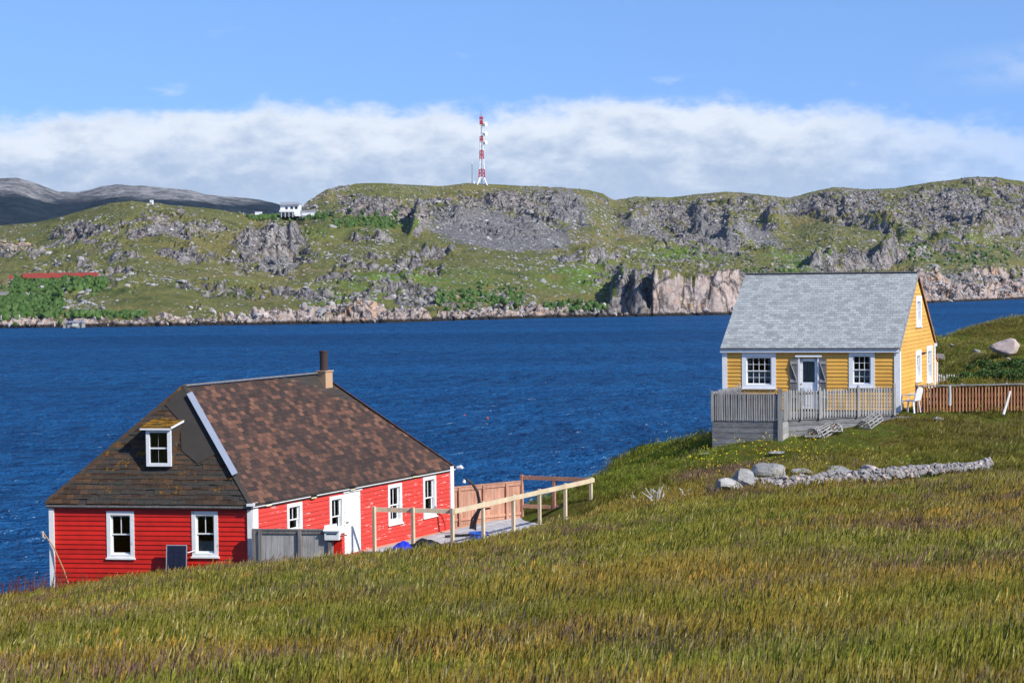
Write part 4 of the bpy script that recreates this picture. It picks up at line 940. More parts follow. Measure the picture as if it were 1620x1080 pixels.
for t in (0, .5, 1): post(H1+(K-H1)*t, ZF+.02)
for px in (764, 812, 853.5, 894.5, 935):
    d = ray(px, 800); k_ = (K.x - K.y*d.x/d.y)/((E-K).y*d.x/d.y-(E-K).x); post(K+(E-K)*k_, ZF+.02)
post(Fp, ZF+.03, mat=M['cedar']); post(Fp+(E-Fp)*.46, ZF, mat=M['cedar'])
# cedar board fence from the house corner to the frame
q0 = at(714, 769, 65.3); 
t_, f_ = board_fence('cedar_fence', 'new reddish board fence closing the deck off from the sea', (q0.x, q0.y), (Fp.x-.05, Fp.y), 8.60, ZD-.7, 18, M['cedar'], M['cedar'], [.0+.3, 1.35, 2.35], lower=ZD+.12, toprail=.12)
# bent black hose crane standing on the deck
cp = at(748, 838, 62.5)
cr_ = thing('curved_pole', 'tall black curved pole with a hooked tip standing on the deck', 'pole', (cp.x, cp.y, ZD))
pts = [at(x, y, 62.5) for x, y in ((748, 836), (752, 822), (757.5, 806), (758, 792), (755, 777), (747, 764), (739, 758), (735, 758))]
g = MB(); g.tube(pts, [.075, .065, .06, .055, .05, .045, .04, .035], 8); g.build('arm', M['black'], cr_)
g = MB(); g.tube([at(744, 836, 62.2), at(747, 820, 62.3), at(757, 806, 62.4)], .04, 6); g.tube([at(752, 838, 62.6), at(753, 822, 62.5), at(757, 808, 62.5)], .03, 6); g.build('brace', M['black'], cr_)
g = MB(); g.tube([at(758, 806, 62.5), at(775, 803.5, 62.2)], .03, 6); g.build('handle', M['black'], cr_)
g = MB(); g.tube([at(735, 758, 62.5), at(734, 763, 62.5)], [.04, .06], 8); g.build('tip', M['white'], cr_)
g = MB(); g.beam((cp.x-.9, cp.y-.3, ZD+.045), (cp.x+.1, cp.y+.1, ZD+.045), .09, .07); g.build('foot_bar', M['black'], cr_)
# tubs and tarpaulin
def tub(name, label, c, r, h, mat, grp=None):
    t = thing(name, label, 'tub', tuple(c)); g = MB(); n = 20; pr_ = [(r*.82, 0), (r, h), (r*1.06, h), (r*1.06, h+.03), (r*.97, h+.03), (r*.8, .03)]; vs = []; fs = []
    for rr, zz in pr_:
        for k in range(n): a = 2*math.pi*k/n; vs.append(c+Vector((rr*math.cos(a), rr*math.sin(a), zz)))
    for i in range(len(pr_)-1):
        for k in range(n): fs.append((i*n+k, i*n+(k+1) % n, (i+1)*n+(k+1) % n, (i+1)*n+k))
    fs.append(tuple(range(n))[::-1]); fs.append(tuple((len(pr_)-1)*n+k for k in range(n))); g.add(vs, fs); g.build('body', mat, t)
    for s_ in (-1, 1):
        g = MB(); g.tube([c+Vector((s_*r*.9, -.1, h-.05)), c+Vector((s_*r*1.2, 0, h-.08)), c+Vector((s_*r*.9, .1, h-.05))], .015, 5); g.build('rope_handle', M['black'], t)
    return t
c = at(757, 850, 60.5); tub('blue_tub', 'round blue plastic tub on the deck behind the pale corner rail', Vector((c.x, c.y, ZD+.01)), .30, .36, M['blue_tub'])
def cloth_heap(name, label, cat, c, rx, ry, h, mat, seed, folds=5):
    m = MB(); n, k_ = 26, 12; vs = []; fs = []
    for i in range(k_+1):
        rr = i/k_
        for j in range(n):
            a = 2*math.pi*j/n; w1_ = 1+.16*mnoise.noise(Vector((math.cos(a)*1.5, math.sin(a)*1.5, seed)))+.05*math.sin(a*folds); z = h*(1-rr**2.2)*(1+.35*mnoise.noise(Vector((rr*3*math.cos(a), rr*3*math.sin(a), seed+3)))) + .04*math.sin(a*folds*2)*rr*(1-rr)
            vs.append(c+Vector((rx*rr*w1_*math.cos(a), ry*rr*w1_*math.sin(a), max(z, 0))))
    for i in range(k_):
        for j in range(n): fs.append((i*n+j, i*n+(j+1) % n, (i+1)*n+(j+1) % n, (i+1)*n+j))
    m.smooth = True; m.add(vs, fs); t = thing(name, label, cat, tuple(c)); m.build('folds', mat, t); return t
c = at(637, 866, 57.2); cloth_heap('blue_tarpaulin', 'bright blue tarpaulin heaped in front of the red wall', 'tarpaulin', Vector((c.x, c.y, at(637, 872, 57.2).z)), .36, .3, .30, M['blue_plastic'], 1.2)
c = at(672, 862, 58.2); cloth_heap('black_net_heap', 'dark heap of netting beside the blue tarpaulin', 'net', Vector((c.x, c.y, at(672, 866, 58.2).z)), .62, .3, .26, M['black'], 5.2, 7)
for i, px in enumerate((792, 804)):
    c = at(px, 847, 61.2); c.z = ZD+.02; t = thing('wire_hoop', ['black wire hoop on the deck next to the blue tub', 'black wire hoop on the deck, farther from the blue tub'][i], 'hoop', tuple(c), 'wire hoops on the deck')
    g = MB(); g.tube([c+Vector((.22*math.cos(a), .05*math.sin(a), .22*math.sin(a)+.0)) for a in [math.pi*k/10 for k in range(11)]], .016, 5); g.build('wire', M['black'], t)
# ------------------------------------------------------------------ yellow house
YA = Vector((14.57, 71.4)); YB = YA+Vector((-.97, .242)).normalized()*6.62; YC = YA+Vector((.4035, .915)).normalized()*6.66; YD = YB+(YC-YA)
YZ0 = 10.62; YZE = 12.93; YZR = 15.74
yel = thing('yellow_house', 'ochre clapboard cottage with steep grey shingle roof and picket veranda on the slope', 'house', (YA.x, YA.y, YZ0))
gF = Frame(YB, YA); gG = Frame(YA, YC); gK = Frame(YC, YD); gW = Frame(YD, YB)
y1 = gF.rect(1174, 1227.5, 558, 613.5); y2 = gF.rect(1343, 1384, 556, 612); yd = gF.rect(1263.5, 1295.5, 565, 649)
wall(yel, gF, YZ0, YZE, [hole_of(y1), hole_of(y2), (yd[0]+.03, yd[1]-.03, YZ0, yd[3]-.03)], .142, M['yellow'])
y3 = gG.rect(1447.3, 1456.2, 553.5, 602.5); y4 = gG.rect(1465, 1473.8, 546.5, 604); y5 = gG.rect(1448, 1456.6, 468, 516)
class Lim:
    zb = YZE
    def __call__(s, z):
        if z <= YZE: return (0, gG.L)
        u_ = min((z-12.84)/.80, gG.L/2); return (u_, gG.L-u_)
lim = Lim()
wall(yel, gG, YZ0, YZR-.20, [hole_of(y3, .2), hole_of(y4, .2), hole_of(y5, .2)], .150, M['yellow'], lim=lim, label='ochre gable wall in full sun')
wall(yel, gK, YZ0, YZE, [], .3, M['yellow']); wall(yel, gW, YZ0, YZR-.25, [], .3, M['yellow'], lim=lim)
sc4 = [(0, 1, .12, 1.0)]
window(yel, gF, y1, 4, 2, 4, 2, .165, .49, curtain=[(0, 1, .10, .47), (0, .16, .55, 1), (.86, 1, .55, 1)]); window(yel, gF, y2, 3, 2, 3, 2, .15, .49, curtain=[(0, 1, .10, .47), (.84, 1, .55, 1)])
window(yel, gG, y3, 3, 3, 3, 1, .22, .50, curtain=[(0, 1, .5, 1)]); window(yel, gG, y4, 3, 3, 3, 1, .22, .50, curtain=[(0, 1, .5, 1)]); window(yel, gG, y5, 3, 2, 3, 1, .22, .50)
# door with glass, casing, header, two batten shutters
m = MB(); m.box(yd[0]+.05, yd[1]-.05, -.09, -.05, YZ0+.02, yd[3]-.05, gF); 
m = MB(); u0, u1, z0, z1 = yd[0]+.05, yd[1]-.05, YZ0+.03, yd[3]-.05; gz0 = z0+1.02
m.box(u0, u1, -.08, -.03, z0, gz0-.0, gF); m.box(u0, u0+.11, -.08, -.03, gz0, z1, gF); m.box(u1-.11, u1, -.08, -.03, gz0, z1, gF); m.box(u0, u1, -.08, -.03, z1-.11, z1, gF)
m.box(u0, u0+.0, 0, 0, 0, 0, gF) if False else None
ydo = m.build('door', M['white'], yel, label='white half-glazed door')
g = MB(); g.box(u0+.11, u1-.11, -.062, -.056, gz0, z1-.11, gF); g.build('pane', M['glass'], ydo)
g = MB(); vs = []; n = 24
for k in range(n+1): uu = u0+.13+(u1-u0-.26)*k/n; dp = -.10+.012*math.sin(k*1.7); vs += [gF(uu, dp, gz0+.03), gF(uu, dp, z1-.13)]
g.add(vs, [(2*k, 2*k+2, 2*k+3, 2*k+1) for k in range(n)]); g.build('curtain', M['curtain'], ydo)
g = MB(); hp_ = gF(u0+.06, -.03, z0+.97); g.tube([hp_, hp_+gF.n*.06], .03, 8); g.build('handle', M['alu'], ydo)
for k in range(2):
    g = MB(); g.box(u0+.15+k*.35, u0+.15+k*.35+.27, -.029, -.018, z0+.15, z0+.85, gF); g.build('door_panel', M['white'], ydo)
m = MB(); m.box(yd[0]-.02, yd[0]+.05, .0, .05, YZ0, yd[3]+.0, gF); m.box(yd[1]-.05, yd[1]+.02, .0, .05, YZ0, yd[3], gF); m.box(yd[0]-.12, yd[1]+.12, .0, .09, yd[3]+.01, yd[3]+.09, gF); m.build('door_casing', M['white'], yel)
for (xa, xb, flip) in ((1249.5, 1262.5, 0), (1296, 1308, 1)):
    r_ = gF.rect(xa, xb, 566.5, 650); m = MB(); m.box(r_[0], r_[1], .03, .034, YZ0+.05, r_[3], gF); sh = m.build('shutter', M['dark_wood'], yel, label='weathered grey batten shutter')
    for k in range(3):
        g = MB(); a = r_[0]+(r_[1]-r_[0])*k/3; g.box(a+.005, a+(r_[1]-r_[0])/3-.005, .0345, .055, YZ0+.05, r_[3]-random.uniform(0, .02), gF); g.build('plank', M['dark_wood'], sh)
    for zz in (r_[3]-.22, YZ0+.45, YZ0+1.05): g = MB(); g.box(r_[0]+.02, r_[1]-.02, .0555, .08, zz, zz+.11, gF); g.build('batten', M['grey_wood'], sh)
    for za, zb_ in ((YZ0+1.16, r_[3]-.22),):
        g = MB(); g.beam(gF(r_[1]-.05 if not flip else r_[1]-.05, .068, za), gF(r_[0]+.05, .068, zb_), .022, .10, up=gF.n); g.build('brace', M['grey_wood'], sh)
def cb(fr, ua, ub, z0, z1, d1=.055, nm='corner_board'): g = MB(); g.box(ua, ub, .026, d1, z0, z1, fr); g.build(nm, M['white'], yel)
cb(gF, gF.L-.17, gF.L+.052, YZ0-.05, YZE); cb(gG, 0, .17, YZ0-.05, YZE, .052); cb(gF, -.05, .14, YZ0-.3, YZE); cb(gG, gG.L-.16, gG.L+.05, YZ0-.3, YZE-.02)
# roof
def yp(p, z, o=None): return Vector((p.x, p.y, z))
ue = Vector(gF.u); ug = Vector(gG.u); ov = .10; drop = .09
EBf = yp(YB, YZE+.02)-ue*ov-ug*.12-ZUP*drop; EAf = yp(YA, YZE+.02)+ue*.06-ug*.12-ZUP*drop
RL = yp((YB+YD)/2, 15.72)-ue*ov; RR = yp((YA+YC)/2, 15.72)+ue*.06
EDb = yp(YD, YZE+.02)-ue*ov+ug*.12-ZUP*drop; ECb = yp(YC, YZE+.02)+ue*.06+ug*.12-ZUP*drop
m = MB(); m.prism([EBf, EAf, RR, RL], ZUP*.09); m.prism([ECb, EDb, RL, RR], ZUP*.09)
yroof = m.build('roof', M['dark_wood'], yel, label='steep roof of light grey shingles')
up = ZUP*.092
shingles(yroof, [EBf+up, EAf+up, RR+up, RL+up], M['grey_shingle'], .235, .142, 296)
shingles(yroof, [ECb+up, EDb+up, RL+up, RR+up], M['grey_shingle'], .5, .3, 0)
g = MB(); g.beam(RL+ZUP*.11, RR+ZUP*.11, .22, .03); g.build('ridge_cap', M['dark_wood'], yroof)
m = MB(); rg = random.Random(4)
for k in range(60):
    p = RL+(RR-RL)*(k/60+rg.uniform(0, .01)); m.tube([p+ZUP*.12, p+ZUP*(.15+rg.uniform(0, .05))], .02, 5)
o = m.build('ridge_lichen', M['dark_wood'], yroof); o['kind'] = 'stuff'
g = MB(); g.beam(EBf-ug*.01+ZUP*.02, EAf-ug*.01+ZUP*.02, .035, .13); g.build('eave_board', M['white'], yel)
g = MB(); g.beam(EBf-ug*.06+ZUP*.115, EAf-ug*.06+ZUP*.115, .05, .03); g.build('drip_edge', M['rust'], yel)
for a_, b_, mt in ((EAf, RR, M['grey_wood']), (ECb, RR, M['orange_wood'])):
    g = MB(); g.beam(a_+ZUP*.03+ue*.012, b_+ZUP*.03+ue*.012, .022, .13, up=(ue.cross((b_-a_).normalized()))); g.build('rake_board', mt, yel)
g = MB(); g.box(gG.L+.0, gG.L+.14, .0, .10, YZE-.16, YZE-.04, gG); g.build('eave_return', M['white'], yel)
# floor and inner dark wall
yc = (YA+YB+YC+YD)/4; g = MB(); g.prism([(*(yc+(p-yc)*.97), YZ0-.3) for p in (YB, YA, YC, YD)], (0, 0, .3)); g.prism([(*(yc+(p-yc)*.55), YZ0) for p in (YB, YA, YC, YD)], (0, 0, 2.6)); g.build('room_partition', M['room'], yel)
# small rear lean-to
gl = Frame(YC+Vector((gG.u.x, gG.u.y))*0.02, YC+Vector((gG.u.x, gG.u.y))*1.1); m = MB()
m.prism([gl(0, -.1, YZ0), gl(gl.L, -.1, YZ0), gl(gl.L, -.1, YZ0+1.5), gl(0, -.1, YZ0+2.0)], -gl.n*2.5); lt = m.build('lean_to', M['yellow'], yel)
g = MB(); g.box(gl.L-.13, gl.L+.02, -.098, -.06, YZ0, YZ0+1.45, gl); g.build('corner_board', M['white'], lt)
g = MB(); g.prism([gl(-.0, -.05, YZ0+2.02), gl(gl.L+.1, -.05, YZ0+1.48), gl(gl.L+.1, -2.7, YZ0+1.48), gl(0, -2.7, YZ0+2.02)], ZUP*.05); g.build('lean_to_roof', M['orange_wood'], lt)
# bracket on the gable
u_, z_ = gG.hit(1460, 558); g = MB(); g.box(u_-.45, u_+.35, .03, .07, z_-.03, z_+.03, gG); g.build('bracket', M['rust'], yel)

# ---- veranda
VZ = 10.60
hL_ = at(1126, 658, 68.2); hR_ = at(1238.5, 658, 67.6); vF = Frame((hL_.x, hL_.y), (hR_.x, hR_.y)); 
vdir = Vector(gG.u).xy.normalized()
ver = thing('veranda', 'grey timber veranda on a plank skirt in front of the ochre cottage', 'veranda', (hL_.x, hL_.y, 9.8))
m = MB(); c1 = Vector((hL_.x, hL_.y)); c2 = Vector((hR_.x, hR_.y)); c3 = c2+vdir*.75; e_ = at(1415, 655, 70.1); c4 = Vector((e_.x, e_.y)); 
c5 = YA+Vector((.10, -.06)); c6 = YB-Vector((.10, .06)); c7 = c1+vdir*3.6
m.prism([(*p, VZ-.07) for p in (c1, c2, c3, c4, c5, c6, c7)], (0, 0, .04)); m.build('platform', M['grey_wood_h'], ver)
for k in range(12):
    f = Frame((hL_.x, hL_.y), (hR_.x, hR_.y)); g = MB(); L1 = f.L if k < 4 else 7.5; d0 = .03+k*.145
    if k < 5: g.box(0.0, f.L-.01, -d0-.138, -d0, VZ-.028, VZ-.0, f); g.build('floor_board', M['grey_wood_h'], ver)
f2 = Frame(c3, c4)
for k in range(9):
    g = MB(); d0 = .03+k*.145; g.box(.0, f2.L-.02, -d0-.138, -d0, VZ-.027, VZ-.001, f2); g.build('floor_board', M['grey_wood_h'], ver)
# skirt boards
zt_ = VZ-.08; zbot = 9.55
for k, hgt in enumerate((.20, .19, .21, .19, .22, .2)):
    z1_ = zt_-sum((.20, .19, .21, .19, .22, .2)[:k]); g = MB(); g.box(.02, vF.L-.02, -.03-.003*(k % 2), -.005, z1_-hgt+.014, z1_, vF); g.build('skirt_board', M['grey_wood_h'], ver)
f3 = Frame(c2, c3)
for k in range(5): g = MB(); g.box(.02, f3.L, -.03, -.005, zt_-.21*(k+1)+.006, zt_-.21*k, f3); g.build('skirt_board', M['grey_wood'], ver)
for k in range(4): g = MB(); g.box(.0, f2.L, -.06-.003*(k % 2), -.035, zt_-.20*(k+1)+.014, zt_-.20*k, f2); g.build('skirt_board', M['grey_wood_h'], ver)
fw = Frame(c7, c1)
for k in range(5): g = MB(); g.box(.0, fw.L, -.03, -.005, zt_-.21*(k+1)+.006, zt_-.21*k, fw); g.build('skirt_board', M['grey_wood_h'], ver)
# steps at the right end
st = Frame(c4, c4+Vector((.85, .03)))
for k in range(2):
    g = MB(); g.box(-.0, st.L-.15*k+.0, -1.2, .12-.25*k+.12, VZ-.26+.13*k-.05, VZ-.26+.13*k, st); g.build('step', M['grey_wood_h'], ver)
# picket fence round the veranda
pf_ = thing('picket_fence', 'weathered grey picket railing round the veranda of the ochre cottage', 'picket fence', (hL_.x, hL_.y, VZ))
def picket_mesh(w_, h, th, mat, point=.05):
    m = MB(); vs = [(-w_/2, 0, 0), (w_/2, 0, 0), (w_/2, 0, h-point), (0, 0, h), (-w_/2, 0, h-point)]; m.prism(vs, (0, th, 0)); me = m.mesh('picket'); me.materials.append(mat); return me
def pickets(parent, f, u0, u1, pitch, zb, me, d=0.0, jit=.006, tilt=.012, d1=None):
    u = u0
    while u < u1:
        Mx = f.mat(u+random.uniform(-jit, jit), d, zb+random.uniform(-.012, .012)) @ Matrix.Rotation(random.uniform(-tilt, tilt), 4, 'Y') @ Matrix.Scale(random.uniform(.96, 1.03), 4, (0, 0, 1)); oname('picket', me, None, parent, Mx); u += pitch
pm = picket_mesh(.052, 1.06, .02, M['grey_wood'])
pickets(pf_, vF, .05, vF.L-.16, .083, VZ-.03, pm, .022)
pickets(pf_, f3, .10, f3.L-.02, .11, VZ-.03, pm, .022)
for k in range(18):
    g = MB(); g.box(.05+k*vF.L/18.6, .05+(k+1)*vF.L/18.6-.006, -.085, -.065, VZ+.05, VZ+.93, vF); g.build('screen_board', M['grey_wood'], pf_)
pm2 = picket_mesh(.058, 1.05, .02, M['grey_wood'])
pickets(pf_, f2, .10, f2.L-.08, .118, VZ-.02, pm2, .022)
pickets(pf_, fw, .1, fw.L-.08, .118, VZ-.02, pm2, .022)
for f, a, b in ((vF, 0, vF.L-.1), (f2, 0, f2.L), (f3, 0, f3.L), (fw, 0, fw.L)):
    for zz in (VZ+.06, VZ+.84): g = MB(); g.box(a, b, -.04, -.001, zz, zz+.085, f); g.build('rail', M['grey_wood_h'], pf_)
for f, u, wz, zt in ((vF, vF.L-.09, .17, VZ+1.12), (f2, .52, .07, VZ+1.10), (f2, 1.30, .08, VZ+1.09), (f2, f2.L*.645, .075, VZ+1.12), (f2, f2.L-.03, .09, VZ+1.13), (vF, .02, .07, VZ+1.05), (f3, f3.L-.05, .10, VZ+1.05), (fw, .02, .08, VZ+1.1)):
    g = MB(); g.box(u-wz/2, u+wz/2, .0225, .07, VZ-.95 if (f is vF and wz > .1) else VZ-.06, zt, f); g.build('post', M['grey_wood'], pf_)

# white garden chair beside the gable wall
def plastic_chair(name, label, base, ang, s=1.0):
    t = thing(name, label, 'chair', tuple(base)); ca, sa = math.cos(ang), math.sin(ang); f = lambda x, y, z: base+Vector((x*ca-y*sa, x*sa+y*ca, z))*s
    g = MB(); g.box(-.24, .24, -.22, .22, .40, .43, f); g.build('seat', M['white_plastic'], t)
    g = MB(); n = 8; outer = [(-.25, .42)]+[(-.25*math.cos(math.pi*k/n)*1.0, .72+.18*math.sin(math.pi*k/n)) for k in range(n+1)]+[(.25, .42)]
    pts = [f(x, .22+(z-.42)*.28, z) for x, z in outer]; g.prism(pts, (f(0, .03, 0)-f(0, 0, 0))); g.build('backrest', M['white_plastic'], t)
    for x in (-1, 1):
        for y in (-1, 1): g = MB(); g.beam(f(x*.25, y*.25, 0), f(x*.22, y*.20, .41), .05*s, .04*s); g.build('leg', M['white_plastic'], t)
        g = MB(); g.tube([f(x*.26, -.22, .42), f(x*.28, -.20, .62), f(x*.28, .1, .64), f(x*.25, .30, .66)], .024*s, 6); g.build('armrest', M['white_plastic'], t)
    return t
cpos = at(1441, 640, 70.9); cpos.z = VZ-.03; plastic_chair('garden_chair', 'white plastic garden chair standing by the sunny gable wall', cpos, math.radians(-128), 1.08)
lp = at(1476, 640, 73.4)
ld = thing('white_ladder', 'short white ladder standing behind the orange picket fence', 'ladder', (lp.x, lp.y, lp.z))
for s_ in (-1, 1): g = MB(); g.beam((lp.x+s_*.14, lp.y, gz1(lp.x, lp.y)), (lp.x+s_*.12, lp.y+.2, 11.45), .05, .03); g.build('stile', M['white'], ld)
for k in range(6): zz = 10.75+k*.12; g = MB(); g.beam((lp.x-.14, lp.y+.1, zz), (lp.x+.14, lp.y+.1, zz), .03, .03); g.build('rung', M['white'], ld)

# ---- orange picket fence to the right
oa = at(1450, 610, 71.3); ob_ = at(1640, 608, 71.9); of = Frame((oa.x, oa.y), (ob_.x+.9, ob_.y+.02))
ofen = thing('orange_picket_fence', 'orange-brown picket fence with a grey top rail running away from the ochre cottage', 'picket fence', (oa.x, oa.y, 10.6))
po = picket_mesh(.048, .98, .045, M['orange_wood'], .001); pb_ = picket_mesh(.105, .93, .018, M['shaded_red_wood'], .001)
pickets(ofen, of, .04, of.L, .126, 10.54, po, .03, jit=.004, tilt=.008); pickets(ofen, of, .10, of.L, .126, 10.56, pb_, -.075, jit=.004, tilt=.006)
g = MB(); g.box(-.03, of.L, -.10, .085, 11.525, 11.565, of); g.build('cap_rail', M['grey_wood_h'], ofen)
for zz in (11.30, 11.02, 10.76): g = MB(); g.box(0, of.L, -.072, -.018, zz, zz+.06, of); g.build('rail', M['shaded_red_wood'], ofen)
for k in range(4): g = MB(); u = .05+k*of.L/3.2; g.box(u-.045, u+.045, -.19, -.098, 10.3, 11.6, of); g.build('post', M['grey_wood'], ofen)
def stake(name, label, a, b, r, mat, cat='post', nm='stake'):
    t = thing(name, label, cat, tuple(a)); g = MB(); g.tube([a, (a+b)/2+Vector((.01, 0, 0)), b], [r*1.1, r, r*.9], 8); g.build(nm, mat, t); return t
pw = M['new_grey'] = wood('bleached_wood', (.50, .48, .44), (.64, .62, .57), tv=.1)
a = at(1502.5, 641, 70.6); b = at(1502.5, 610, 70.6); stake('white_post', 'upright bleached post against the orange picket fence', a, b, .055, pw)
a = at(1587, 656, 70.0); b = at(1598, 619, 70.7); stake('leaning_stake', 'bleached stake leaning on the orange picket fence', a, b, .05, pw)
# low white-tipped picket fence behind, with an orange board
wa = at(1485, 594, 84); wb_ = at(1587, 591, 84.6); wfm = Frame((wa.x, wa.y), (wb_.x, wb_.y)); zz0 = wa.z-.9
wfen = thing('low_picket_fence', 'low bleached picket fence with an orange board among the bushes behind the cottage', 'picket fence', (wa.x, wa.y, zz0))
pms = picket_mesh(.045, .95, .02, pw); pickets(wfen, wfm, .02, wfm.L, .118, zz0, pms, .02, tilt=.02)
for zz, mt in ((wa.z-.30, M['orange_wood']), (wa.z-.14, M['grey_wood_h'])): g = MB(); g.box(0, wfm.L, -.03, -.001, zz-.05, zz+.08, wfm); g.build('rail', mt, wfen)
g = MB(); g.box(wfm.L*.52, wfm.L*.68, .03, .06, wa.z-.42, wa.z-.20, wfm); g.build('board', M['orange_wood'], wfen)
for u in (.05, wfm.L*.5, wfm.L-.05): g = MB(); g.box(u-.04, u+.04, -.12, -.032, zz0-.3, wa.z+.05, wfm); g.build('post', pw, wfen)
# bushes
def leaf_mat(name, c1, c2):
    m, t, b = mat_new(name); P = wpos(t); c = t.mix(t.smooth(t.noise(P, 7, 4, .6), .35, .65), c1, c2); oi = t.node('ShaderNodeObjectInfo').outputs['Random']
    c = t.mix(t.math('MULTIPLY', oi, .4), c, tuple(x*.5 for x in c1)); t.put(b.inputs['Base Color'], c); b.inputs['Roughness'].default_value = .55; b.inputs['Specular IOR Level'].default_value = .25; return m
M['bush'] = leaf_mat('bush_leaves', (.040, .085, .014), (.095, .17, .030)); M['twig'] = plain('twigs', (.16, .12, .09), .9)
def bush(name, label, c, rx, ry, h, n, seed, twigs=6, leaf=.055, group='bushes behind the orange fence'):
    rs = random.Random(seed); t = thing(name, label, 'bush', tuple(c), group); m = MB(); s = MB()
    for _ in range(n):
        th = rs.uniform(0, 6.283); ph = math.acos(rs.uniform(0, 1)); r_ = rs.uniform(.45, 1)**.6
        lump = 1+.28*mnoise.noise(Vector((math.cos(th)*1.8, math.sin(th)*1.8, ph*1.5+seed)))
        p = c+Vector((rx*r_*lump*math.sin(ph)*math.cos(th), ry*r_*lump*math.sin(ph)*math.sin(th), h*r_*lump*math.cos(ph)+.05)); a = Vector((rs.gauss(0, 1), rs.gauss(0, 1), rs.gauss(0, .6))).normalized()*leaf*rs.uniform(.6, 1.3); b_ = a.cross(Vector((rs.gauss(0, 1), rs.gauss(0, 1), rs.gauss(0, 1)))).normalized()*leaf*.45
        m.add([p-a, p+b_, p+a, p-b_], [(0, 1, 2, 3)])
    for k in range(twigs):
        th = rs.uniform(0, 6.28); e = c+Vector((rx*.8*math.cos(th), ry*.8*math.sin(th), h*rs.uniform(.6, 1.15))); s.tube([c+Vector((0, 0, -.1)), (c+e)/2+Vector((0, 0, .1)), e], [.03, .018, .006], 5)
    o = oname('foliage', m.mesh('foliage', c, fix=False), M['bush'], t); s.build('stems', M['twig'], t); return t
bl = [(1528, 603, 80.5, .45, .45), (1556, 600, 81, .5, .55), (1575, 599, 80, .55, .6), (1598, 603, 79.5, .6, .55), (1617, 602, 79, .6, .6), (1560, 580, 86, .4, .28), (1583, 584, 87, .6, .28), (1606, 580, 86, .5, .34), (1625, 584, 85, .6, .4), (1508, 603, 79.0, .3, .3), (1543, 584, 86, .35, .22)]
nmz = ['small rounded green bush near the cottage end of the low picket fence', 'rounded green bush directly before the low picket fence', 'bright green bush below the orange board of the low fence', 'broad dark green bush behind the orange fence under the big boulder', 'dark bush behind the orange fence at the photograph edge', 'dark bush on the grass just past the low picket fence', 'wide dark bush below the big pink boulder', 'tall dark bush right of the big pink boulder foot', 'spreading bush farthest right on the rear slope', 'tiny low shrub nearest the lean-to of the cottage', 'small dark shrub behind the middle of the low picket fence']
for i, (x, y, Y, r_, h) in enumerate(bl):
    p = at(x, y, Y) if y > 590 else ghit(x, y); p.z = gz1(p.x, p.y); bush('bush', nmz[i], p, r_*1.15, r_, h*.9, 1300, 20+i)
# boulders on the rear slope and in the meadow
M['pink_rock'] = rock_mat('pink_granite', (.46, .34, .30), (.60, .48, .43), (.42, .34, .30), 1.6)
M['pale_rock'] = rock_mat('pale_lichen_rock', (.29, .28, .26), (.48, .465, .43), (.29, .28, .26), 3.5, .07)
M['grey_rock'] = rock_mat('grey_rubble', (.19, .185, .18), (.38, .365, .35), (.30, .26, .24), 5)
def boulder(name, label, px, py, w_, h_, mat, seed, dep=None, sub=3, Y=None, sink=.25, group=None, rot=0, flat=.75):
    p = ghit(px, py) if Y is None else at(px, py, Y); s = p.y/FPX; rx = w_*s/2; rz = h_*s; me = rock_mesh('boulder_body', seed, sub, 1.0, 9); me.materials.append(mat); me.shade_flat() if sub < 4 else None
    t = bpy.data.objects.new(name, me); COL.objects.link(t); t.location = (p.x, p.y+(dep or rx)*.5, p.z+(.10 if h_ > 12 else .02)+rz*(.5-sink*.5)); t.scale = (rx*1.12, dep or rx*.9, rz*.62); t.rotation_euler = (0, rot, seed*.37); WL[t.name] = t.location.copy(); tag(t, label, 'boulder', group); return t
boulder('boulder', 'big pink granite boulder alone on the green rear slope', 1590, 566, 46, 34, M['pink_rock'], 8, rot=.12, sub=2)
boulder('boulder', 'small pale stone in the grass beside the big pink boulder', 1545.5, 560, 17, 9, M['pale_rock'], 5)
boulder('boulder', 'pinkish stone close behind the corner of the ochre cottage', 1488, 574, 15, 14, M['pink_rock'], 7, rot=.4)
boulder('boulder', 'little pink stone on top of the dark bush below the big boulder', 1597, 571, 9, 6, M['pink_rock'], 9)
boulder('boulder', 'faint flat stone in the middle of the green rear slope', 1507, 549, 9, 5, M['pale_rock'], 11)
boulder('boulder', 'white angular boulder forming the high end of the stone wall', 1176, 783, 52, 36, M['pale_rock'], 13, rot=.35)
boulder('boulder', 'low pale boulder at the very foot of the stone wall', 1152, 788, 50, 26, M['pale_rock'], 15)
boulder('boulder', 'wide grey boulder rising behind the start of the stone wall', 1216, 768, 70, 32, M['pale_rock'], 17)
boulder('boulder', 'flat grey boulder behind the rubble, second behind the wall', 1272, 762, 48, 18, M['pale_rock'], 19)
boulder('boulder', 'long low grey boulder in the middle of the stone wall', 1322, 760, 62, 18, M['pale_rock'], 21)
boulder('boulder', 'domed brownish boulder two thirds along the stone wall', 1377, 757, 52, 16, M['pink_rock'], 23)
boulder('boulder', 'small domed stone toward the thin end of the wall', 1414, 753, 34, 11, M['pale_rock'], 25)
boulder('boulder', 'flat bleached stone lying in front of the stone wall', 1283, 802, 34, 5, M['pale_rock'], 27)
boulder('boulder', 'small flat stone sunk in the grass near the unfinished fence', 903, 846, 22, 5, M['pale_rock'], 29)
boulder('boulder', 'pale rock sticking out of the turf at the bottom of the meadow', 165, 1076, 15, 10, M['pale_rock'], 31)
boulder('boulder', 'second dark rock at the bottom of the meadow', 215, 1070, 26, 10, M['grey_rock'], 33)
boulder('boulder', 'pale stone beneath the lobster traps', 1288, 682, 20, 7, M['pink_rock'], 35)
boulder('boulder', 'flat lichened stone on the slope below the veranda corner', 1232, 720, 34, 5, M['pale_rock'], 37)
